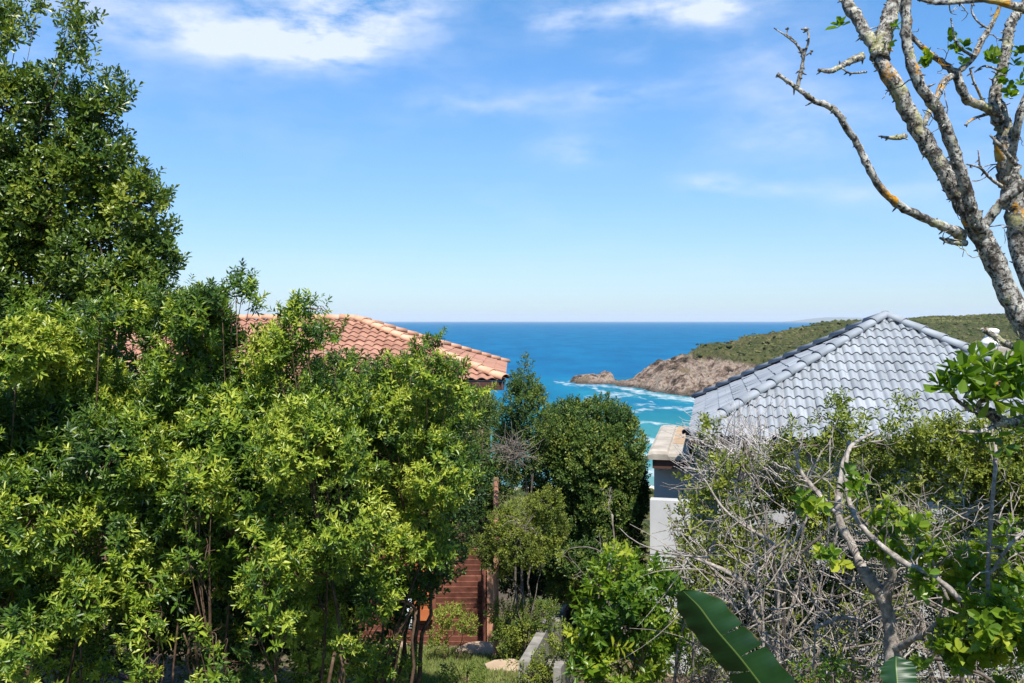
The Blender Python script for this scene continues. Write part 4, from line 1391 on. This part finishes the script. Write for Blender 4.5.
# ------------------------------------------------------------------ lichen covered tree on the right
lx, ly = (1105 - 512) / F * 5.2, 5.2
lt = thing('tree', 'leaning tree with pale lichen spotted bark and mostly bare branches at the right', 'tree', (lx, ly, float(gz(lx, ly))))
tb = MB()
tips = []
LT = [
    ([(1105, 1125, 5.2), (1105, 900, 5.2), (1098, 640, 5.2), (1075, 460, 5.15), (1050, 380, 5.1), (1024, 325, 5.0), (1003, 282, 5.0), (985, 243, 5.0), (968, 213, 5.0), (946, 175, 5.0), (925, 140, 5.0), (905, 106, 5.0), (886, 70, 5.0), (873, 45, 5.05), (860, 24, 5.1), (840, -10, 5.2), (820, -45, 5.3)],
     [17, 16, 14.5, 12.5, 11, 10.2, 9.8, 9.8, 8.6, 8.2, 8, 7.8, 7.8, 6.4, 5.8, 5.4, 5]),
    ([(985, 240, 5.0), (974, 215, 4.9), (966, 190, 4.85), (955, 155, 4.8), (940, 115, 4.75), (920, 84, 4.7), (908, 50, 4.7), (906, 10, 4.7), (905, -30, 4.7)], [8, 6.6, 6, 6, 5.8, 5.5, 5.3, 5, 4.8]),
    ([(880, 58, 5.0), (886, 30, 5.05), (893, 5, 5.1), (900, -25, 5.1)], [9, 8, 7.5, 7]),
    ([(962, 236, 5.0), (950, 229, 4.9), (930, 221, 4.8), (905, 209, 4.7), (885, 193, 4.65), (868, 166, 4.6), (857, 144, 4.6), (842, 120, 4.55), (832, 108, 4.55), (815, 101, 4.5), (798, 89, 4.5), (786, 80, 4.5), (777, 74, 4.5)], [6, 5, 4.5, 4.2, 4, 3.8, 3.6, 3.4, 3.2, 2.8, 2.4, 2, 2]),
    ([(797, 88, 4.5), (801, 72, 4.5), (803, 56, 4.5), (796, 44, 4.5), (786, 36, 4.5), (774, 28, 4.5)], [2, 2, 1.8, 1.1, .9, .6]),
    ([(803, 56, 4.5), (808, 44, 4.5), (808, 32, 4.5), (801, 29, 4.5)], [1.5, 1.2, 1.1, .6]),
    ([(786, 36, 4.5), (788, 28, 4.5)], [.8, .5]), ([(803, 57, 4.5), (813, 51, 4.5)], [.8, .5]),
    ([(966, 243, 5.0), (952, 242, 4.95), (940, 238, 4.9)], [3.5, 3, 1.2]),
    ([(862, 56, 5.0), (845, 64, 4.95), (830, 71, 4.9), (818, 70, 4.9)], [4.2, 3.2, 2.6, 1.6]),
    ([(866, 72, 5.0), (850, 73, 4.9), (842, 68, 4.9)], [1.2, 1, .8]),
    ([(905, 136, 5.0), (893, 138, 4.95), (879, 136, 4.9)], [3, 2.2, 1]),
    ([(980, 232, 5.0), (995, 210, 4.95), (1010, 195, 4.9), (1030, 180, 4.85)], [5, 4.5, 4.8, 5]),
    # second stem along the right edge
    ([(1075, 460, 5.3), (1050, 330, 5.5), (1024, 253, 5.6), (1016, 210, 5.6), (1010, 178, 5.6), (1005, 150, 5.6), (1004, 130, 5.6), (999, 112, 5.6), (995, 95, 5.6), (1002, 70, 5.6), (1006, 50, 5.6), (1009, 30, 5.6), (1016, 15, 5.6), (1030, 0, 5.6)],
     [15, 14, 12, 11, 10.5, 9, 8, 8.5, 5.5, 5, 5, 5, 4.5, 4]),
    ([(999, 114, 5.6), (986, 107, 5.5), (969, 101, 5.45), (962, 90, 5.4), (956, 74, 5.4), (943, 63, 5.4), (929, 53, 5.4), (912, 36, 5.4), (904, 20, 5.4), (898, 0, 5.4)], [5, 4.5, 5, 4.5, 4.5, 3, 2.6, 2.4, 2, 1.8]),
    ([(956, 74, 5.4), (972, 59, 5.4), (983, 39, 5.4), (990, 27, 5.4), (998, 11, 5.4), (1004, -10, 5.4)], [3, 3.4, 3.2, 2.6, 2, 1.6]),
    ([(956, 74, 5.4), (944, 82, 5.3), (936, 99, 5.2), (922, 126, 5.05)], [3.2, 3.2, 3, 3]),
    ([(918, -1, 5.2), (940, 3, 5.2), (964, 1, 5.2), (990, 0, 5.2), (1024, 9, 5.2), (1040, 12, 5.2)], [2, 2.4, 2.8, 3.4, 4.5, 5]),
    ([(1030, 90, 5.3), (1020, 115, 5.3), (1013, 150, 5.4), (1008, 175, 5.5)], [4.5, 4.2, 4, 3.5]),
    ([(997, 112, 5.6), (975, 118, 5.5), (965, 125, 5.4)], [1.6, 1.4, .9]),
    ([(985, 106, 5.5), (974, 82, 5.4), (970, 68, 5.4)], [1.6, 1.3, 1]),
    ([(1004, 188, 5.5), (990, 178, 5.4), (980, 168, 5.3), (966, 164, 5.3)], [1.8, 1.6, 1.2, .7]),
    ([(980, 168, 5.3), (978, 150, 5.3)], [1, .5]), ([(1016, 165, 5.2), (1002, 148, 5.1), (990, 135, 5.1)], [2.2, 2, 1.1]),
    ([(1003, 72, 5.6), (985, 66, 5.5), (975, 72, 5.4)], [1.3, 1, .7]),
    ([(975, 58, 5.4), (958, 45, 5.3), (953, 30, 5.3), (951, 18, 5.3)], [1.6, 1.3, 1, .6]),
    ([(989, 29, 5.4), (978, 22, 5.4), (972, 12, 5.4), (972, 0, 5.4)], [1.1, 1, .9, .7]),
    # low bough carrying the broad leaves over the grey roof
    ([(1085, 480, 5.2), (1060, 432, 5.0), (1035, 420, 4.9), (1006, 423, 4.8), (991, 414, 4.8), (978, 410, 4.8), (966, 408, 4.8)], [8, 7, 6, 5.5, 5.5, 4.5, 3]),
    ([(970, 409, 4.8), (957, 400, 4.8), (949, 388, 4.75), (951, 376, 4.7)], [2.4, 1.8, 1.6, 1]),
    ([(975, 409, 4.8), (982, 400, 4.75), (992, 388, 4.7), (1005, 378, 4.7)], [2.4, 2, 1.6, 1]),
    ([(1000, 423, 4.8), (985, 430, 4.75), (970, 432, 4.7), (957, 430, 4.7)], [2.4, 2, 1.6, 1]),
    ([(1040, 375, 5.0), (1020, 352, 4.9), (1000, 340, 4.9), (985, 330, 4.9)], [4, 3.4, 3, 3.4]),
]
for i, (pts, rp) in enumerate(LT):
    big = max(rp) > 6
    a_, r_ = limb(tb, pts, rp, 14 if big else 8, .1, .10 if big else .12, 7 if big else 5)
    if 8 > max(rp) > 2.6 and i not in (3, 9, 11):
        twig_along(tb, a_, r_, 3, .16, tips, 2, .004)
    if i in (0, 1, 13):
        twig_along(tb, a_[20:] if i == 0 else a_, r_[20:] if i == 0 else r_, 5, .2, tips, 2, .0045)
    # crusty lichen tufts and knobs on the bark
    for j in range(int(len(a_) * (2.4 if big else .5))):
        k = rng.integers(0, len(a_) - 1)
        d = unit(rng.normal(size=3))
        c = a_[k] + (a_[k + 1] - a_[k]) * rng.random() + d * r_[k] * .93
        e_ = c + (d + rng.normal(0, .5, 3) - np.array((0, 0, .2))) * rng.uniform(.006, .022)
        tb.tube([c - d * .004, (c + e_) / 2, e_], [.005 * rng.uniform(.6, 1.5), .005, .0015], 4, .2)
tb.build('trunk', M['bark_lichen'], lt, smooth=True)
lb = MB()


def cluster(px, py, d, n, spread, kw, tint=.5):
    c = P(px, py, d)
    pos = c + rng.normal(0, spread, (n, 3))
    sprigs(lb, pos, rng.normal(0, .6, (n, 3)) + np.array((0, -.2, .7)), tint=np.clip(tint + rng.normal(0, .15, n), 0, 1), **kw)


RL = dict(k=5, slen=.02, ln=.062, wd=.044, shape='round', tilt=(85, 25))
for (px, py, d, n, s_) in [(839, 29, 4.9, 2, .01), (895, 30, 5.0, 2, .01), (888, 46, 5.0, 3, .02), (927, 68, 5.3, 3, .03), (935, 62, 5.3, 2, .02), (957, 46, 5.35, 4, .03), (990, 60, 5.4, 3, .02), (1012, 78, 5.4, 5, .04), (1018, 92, 5.4, 4, .03), (1015, 62, 5.4, 3, .03), (960, 55, 5.3, 2, .02)]:
    cluster(px, py, d, n, s_, RL, .38)
BL = dict(k=7, slen=.03, ln=.115, wd=.055, shape='obo', tilt=(85, 35), fold=.22)
for (px, py, d, n, s_) in [(952, 376, 4.7, 3, .03), (945, 396, 4.75, 3, .03), (985, 374, 4.7, 4, .04), (1005, 372, 4.7, 4, .04), (1018, 378, 4.7, 4, .04), (970, 388, 4.75, 4, .04), (992, 395, 4.7, 4, .04), (1015, 400, 4.8, 4, .05), (1030, 385, 4.8, 5, .06), (1008, 436, 4.8, 2, .03), (975, 440, 4.8, 2, .03)]:
    cluster(px, py, d, n, s_, BL, .42)
lb.build('foliage', M['leaf_bright'], lt)


# ------------------------------------------------------------------ wild banana
def blade(mb, mid, wl, wr, nl, nr, slits=(), n=60, m=9):
    """mid: (n,3) midrib; wl / wr half widths (n); nl / nr direction of each half (n,3)"""
    al = []
    for s_, (wd, dr) in enumerate(((wl, nl), (wr, nr))):
        t = np.linspace(0, 1, m)
        V = mid[:, None, :] + dr[:, None, :] * (wd[:, None] * t[None])[..., None]
        nrm = np.cross(np.gradient(mid, axis=0), dr)
        nrm = unit(nrm) * (1 if s_ else -1)
        V = V + nrm[:, None, :] * (-0.10 * wd[:, None] * t[None] ** 2)[..., None]
        V += nrm[:, None, :] * (0.006 * np.sin(np.arange(n) * .9 + s_))[:, None, None] * t[None, :, None] ** 2
        parts_, st = [], 0
        for c in sorted([k for (sd2, k) in slits if sd2 == s_]) + [n]:
            parts_.append((st, c))
            st = c
        for a, b in parts_:
            Vp = V[a:b + 1 if b < n else n].copy()
            if b < n:
                Vp[-1] = Vp[-1] - (Vp[-1] - Vp[-2]) * (t[:, None] ** 1.0) * .99
                Vp[-2] = Vp[-2] - (Vp[-2] - Vp[-3]) * (t[:, None] ** 1.2) * .9
            mb.grid(Vp, np.broadcast_to(t[None], Vp.shape[:2]), flip=bool(s_))
            al.append(np.repeat(np.arange(a, a + len(Vp)) / n, m))
    return np.concatenate(al)


bx, by = under(800, 4.4)
bn = thing('wild_banana', 'wild banana plant with large dark glossy torn leaves at the bottom', 'plant', (bx, by, float(gz(bx, by))))


def curve(pts, n=60):
    pp = np.array([P(*q) for q in pts])
    s_ = np.linspace(0, len(pp) - 1, n)
    out_ = np.stack([np.interp(s_, np.arange(len(pp)), pp[:, i]) for i in range(3)], -1)
    for _ in range(6):
        out_[1:-1] = (out_[:-2] + 2 * out_[1:-1] + out_[2:]) / 4
    return out_


mid1 = curve([(682, 590, 4.5), (699, 606, 4.45), (716, 630, 4.4), (738, 655, 4.35), (765, 690, 4.3), (790, 740, 4.3), (805, 800, 4.35)])
tt = np.linspace(0, 1, 60)
env = np.clip(np.minimum(tt / .18, 1), 0, 1) ** .55
wl = .15 * env * (1 - .05 * tt)
wr = .135 * env * (.75 + .5 * tt)
up_l = unit(np.stack([np.full(60, -.50), np.full(60, .50), np.full(60, -.34)], -1))
up_r = unit(np.stack([np.full(60, .60), np.full(60, -.25), np.full(60, .36)], -1))
b = MB()
al = blade(b, mid1, wl, wr, up_l, up_r, ((1, 22), (1, 30), (0, 34), (1, 42)))
b.build('leaf', M['leaf_banana'], bn, smooth=True, attrs={'along': al})
mid2 = curve([(896, 656, 4.3), (896, 668, 4.25), (898, 690, 4.2), (894, 740, 4.25), (880, 800, 4.3)])
wl = .09 * np.clip(tt / .22, 0, 1) ** .5
up_l = unit(np.stack([np.full(60, -.85), np.full(60, -.35), np.full(60, .1)], -1))
up_r = unit(np.stack([np.full(60, .85), np.full(60, -.15), np.full(60, .1)], -1))
b = MB()
al = blade(b, mid2, wl, wl, up_l, up_r, ((0, 40),))
b.build('leaf', M['leaf_banana'], bn, smooth=True, attrs={'along': al})
b = MB()
for end in (mid1[-1], mid2[-1]):
    b.tube(bez(np.array((bx, by, float(gz(bx, by)) - .05)), end, np.array((0, 0, .5)), 12), np.linspace(.06, .018, 12), 9, .3)
m_, t_, o_ = mat('stalk_green')
principled(t_, o_, t_.mix(t_.noise(objco(t_), 8), (.06, .11, .03), (.12, .16, .05)), .5)
b.build('stalk', m_, bn, smooth=True)

# ------------------------------------------------------------------ timber screen, path and lawn
sx0, sx1, sy = P(352, 600, 16.6)[0], P(489, 600, 16.6)[0], 16.6
ztop, zbot = EYE - (548 - HZ) / F * 16.6, EYE - (652 - HZ) / F * 16.6
sc_ = thing('timber_screen', 'dark red brown horizontal slat screen behind the shrubs, pale post at its end', 'fence', ((sx0 + sx1) / 2, sy, zbot))
b = MB()
ns = 19
for i in range(ns):
    z_ = zbot + (i + .5) * (ztop - zbot) / ns
    b.box(((sx0 + sx1) / 2, sy, z_), (sx1 - sx0, .028, (ztop - zbot) / ns * .96), 0, rng.random(), rx=.22)
b.build('slats', M['timber_brown'], sc_)
for px in (352, 434, 484):
    b = MB()
    b.box((P(px, 600, 16.5)[0], sy - .07, (ztop + zbot) / 2 - .05), (.07, .07, ztop - zbot + .25))
    b.build('post', M['timber_brown'], sc_)
b = MB()
b.box((P(490, 600, 16.4)[0], sy - .16, (ztop + zbot) / 2 - .2), (.11, .11, ztop - zbot - .25))
b.build('post', M['post_red'], sc_)
b = MB()
dx = P(421, 600, 16.4)[0]
b.box((dx, sy - .13, EYE - (590 - HZ) / F * 16.5), (.42, .04, 1.05))
d_ = b.build('door', M['timber_orange'], sc_)
b = MB()
for i in range(4):
    b.box((dx, sy - .158, EYE - (566 + i * 16 - HZ) / F * 16.5), (.34, .016, .2))
b.build('door_panel', M['timber_orange'], d_)
# pole above the shrub
pp_ = P(496, 500, 15.2)
b = MB()
b.tube([(pp_[0], 15.2, EYE - 6), (pp_[0], 15.2, P(496, 478, 15.2)[2])], [.05, .045], 10)
tag(b.build('timber_pole', M['post_red'], origin=(pp_[0], 15.2, EYE - 6)), 'thin reddish timber pole standing among the shrubs above the screen', 'pole')
# bent white sheet in front of the door
b = MB()
q0 = P(407, 603, 15.8)
V = np.array([[q0 + np.array((x_ + z_ * -.15, .03 * math.sin(z_ * 9), z_)) for x_ in np.linspace(-.11, .11, 4)] for z_ in np.linspace(-.45, .25, 9)])
b.grid(V)
b.grid(V + np.array((0, .012, 0)), flip=True)
tag(b.build('white_board', M['sheet_white'], origin=q0 + np.array((0, 0, -.45))), 'leaning bluish white board half hidden by branches beside the orange door', 'board')


def slab(mb, a, b_, w_, h_, depth=.6):
    """low wall from a to b (top centre line points) of width w_"""
    a, b_ = np.asarray(a, float), np.asarray(b_, float)
    d = b_ - a
    s_ = unit(np.array((-d[1], d[0], 0))) * w_ / 2
    dn = np.array((0, 0, -depth))
    mb.hexa([a + s_ + dn, a - s_ + dn, b_ - s_ + dn, b_ + s_ + dn, a + s_, a - s_, b_ - s_, b_ + s_])


def gp(px, py):
    """point on the ground under a photo pixel"""
    for d in np.arange(5, 60, .05):
        p_ = P(px, py, d)
        if p_[2] <= float(gz(p_[0], d)):
            return p_
    return p_


wall_a, wall_b = P(524, 662, 12.6), P(551, 615, 15.4)
b = MB()
slab(b, wall_a, wall_b, .15, 0, 1.0)
slab(b, wall_b + np.array((.01, .01, -.12)), P(560, 612, 16.6), .24, 0, 1.0)
tag(b.build('path_wall', M['concrete'], origin=(wall_a[0], wall_a[1], wall_a[2] - 1)), 'low weathered concrete wall running down along the garden path', 'wall')
b = MB()
slab(b, P(557, 668, 12.0), P(584, 628, 14.9), .10, 0, .8)
tag(b.build('path_wall', M['concrete'], origin=P(558, 680, 11.6)), 'thin concrete kerb wall beside the sapling on the right of the path', 'wall')
gt = P(575, 605, 17)
gate = thing('gate', 'small dark timber gate with pale sloping rails at the end of the path', 'gate', (gt[0], gt[1], gt[2] - .6))
b = MB()
b.box(gt + np.array((.02, .12, -.1)), (.42, .04, .75))
b.build('gate_board', M['timber_dark'], gate)
b = MB()
slab(b, P(561, 611, 16.6), P(572, 592, 17.3), .09, 0, .1)
b.build('rail', M['timber_pale'], gate)
b = MB()
q0, q1 = P(583, 616, 16.6), P(584, 589, 16.9)
b.hexa([q0 + (-.04, 0, -.3), q0 + (.05, 0, -.3), q0 + (.05, .1, -.3), q0 + (-.04, .1, -.3), q1 + (-.09, 0, 0), q1 + (.11, 0, .0), q1 + (.11, .1, 0), q1 + (-.09, .1, 0)])
b.build('post', M['timber_pale'], gate)
b = MB()
slab(b, P(588, 586, 17.0), P(594, 577, 17.4), .10, 0, .1)
b.build('rail', M['timber_pale'], gate)

# path and sandy stones
b = MB()
for (c, w_) in [((540, 668), .42), ((549, 650), .42), ((556, 636), .40), ((562, 626), .4)]:
    p_ = gp(*c)
    b.box(p_ + np.array((.05, 0, .02)), (w_, .55, .08), -.2, rng.random())
tag(b.build('path', M['concrete']), kind='structure')
k = 0
for (c, sz, rz, lab) in [((487, 656), (1.15, .9), .3, 'large sandy paving stone beside the yellow green bush'), ((506, 672), (.7, .5), -.3, 'tilted sandy paving stone at the bottom by the path wall'),
                         ((392, 650), (.55, .35), .2, 'pale paving stone at the left end of the lawn'), ((486, 618), (.3, .25), .5, 'small pale stone below the timber screen')]:
    p_ = gp(*c)
    b = MB()
    n_ = 9
    an = np.sort(rng.random(n_) * .5 + np.arange(n_) * 6.283 / n_)
    top = np.array([p_ + np.array((math.cos(a) * sz[0] / 2, math.sin(a) * sz[1] / 2, (.11 + rng.normal(0, .006)))) for a in an])
    bot = top + np.array((0, 0, -.2))
    b.add(np.vstack([top, bot]), [np.arange(n_)] + [np.array([i, n_ + i, n_ + (i + 1) % n_, (i + 1) % n_]) for i in range(n_)])
    tag(b.build('paving_stone', M['paving_sand'], origin=p_), lab, 'stone', 'sandy stones in the garden')

# lawn of short pale grass
lx_, ly_ = np.meshgrid(np.linspace(-2.5, 0.25, 50), np.linspace(11.2, 16.2, 90))
edge_ = np.minimum(np.minimum(lx_ + 2.5, .25 - lx_), np.minimum(ly_ - 11.2, 16.2 - ly_)) + (fbm(lx_ * 2, ly_ * 2, 3) - .5) * .5
b = MB()
b.grid(np.stack([lx_, ly_, gz(lx_, ly_) + np.where(edge_ > .12, .012, -.05)], -1))
tag(b.build('lawn', simple_mat('lawn', (.16, .185, .055), (.27, .25, .10), 3.0, .95, .1, 30, .4), smooth=True), kind='structure')
b = MB()
N = 46000
gx, gy_ = rng.uniform(-2.3, 0.6, N), rng.uniform(11.0, 16.0, N)
kk = (fbm(gx * .9 + 8, gy_ * .9, 2) + .25 * rng.random(N)) > .42
gx, gy_ = gx[kk], gy_[kk]
pos = np.stack([gx, gy_, gz(gx, gy_)], -1)
leaf_batch(b, pos, rng.normal(0, .45, (len(gx), 3)) + np.array((0, 0, 1)), rng.normal(size=(len(gx), 3)), rng.uniform(.05, .13, len(gx)), np.full(len(gx), .009), np.clip(rng.normal(.6, .2, len(gx)), 0, 1))
tag(b.build('grass', M['grass']), 'short pale sunlit grass of the small lawn', 'grass', kind='stuff')

# hillside scrub falling away to the beach
N = 2600
hx, hy = rng.uniform(-60, 70, N), 26 + 175 * rng.random(N) ** 1.4
kk = np.abs(hx) < hy * .75 + 6
kk &= ~((hx > 0) & (hx < 13) & (hy < 30))
hx, hy = hx[kk], hy[kk]
kk = ~((hx < 2) & (hy < 31))
hx, hy = hx[kk], hy[kk]
rad = (.5 + 1.0 * rng.random(len(hx))) * np.clip(hy / 45, .55, 1.6)
o = blob_field('hillside_scrub', np.stack([hx, hy, gz(hx, hy) - .1], -1), rad, np.clip(rng.normal(.55, .2, len(hx)), 0, 1), M['scrub'], .7, (9, 5))
tag(o, 'low green scrub on the slope falling away to the beach', 'scrub', kind='stuff')

# leaf litter under the shrubs
b = MB()
N = 26000
gx, gy_ = rng.uniform(-7, 6, N), rng.uniform(3.5, 19, N)
pos = np.stack([gx, gy_, gz(gx, gy_) + .01 + .03 * rng.random(N)], -1)
leaf_batch(b, pos, rng.normal(size=(N, 3)) * np.array((1, 1, .25)), rng.normal(0, .5, (N, 3)) + np.array((0, 0, 1)), rng.uniform(.05, .09, N), np.full(N, .03), np.clip(rng.normal(.4, .25, N), 0, 1))
m_, t_, o_ = mat('litter')
principled(t_, o_, t_.ramp(attr(t_), [(0, (.05, .03, .02)), (.5, (.16, .11, .065)), (1, (.34, .27, .18))]), .8, .2)
tag(b.build('leaf_litter', m_), 'dry brown fallen leaves on the shaded ground under the shrubs', 'litter', kind='stuff')

for o in list(bpy.data.objects):
    if '_w' in o:
        del o['_w']
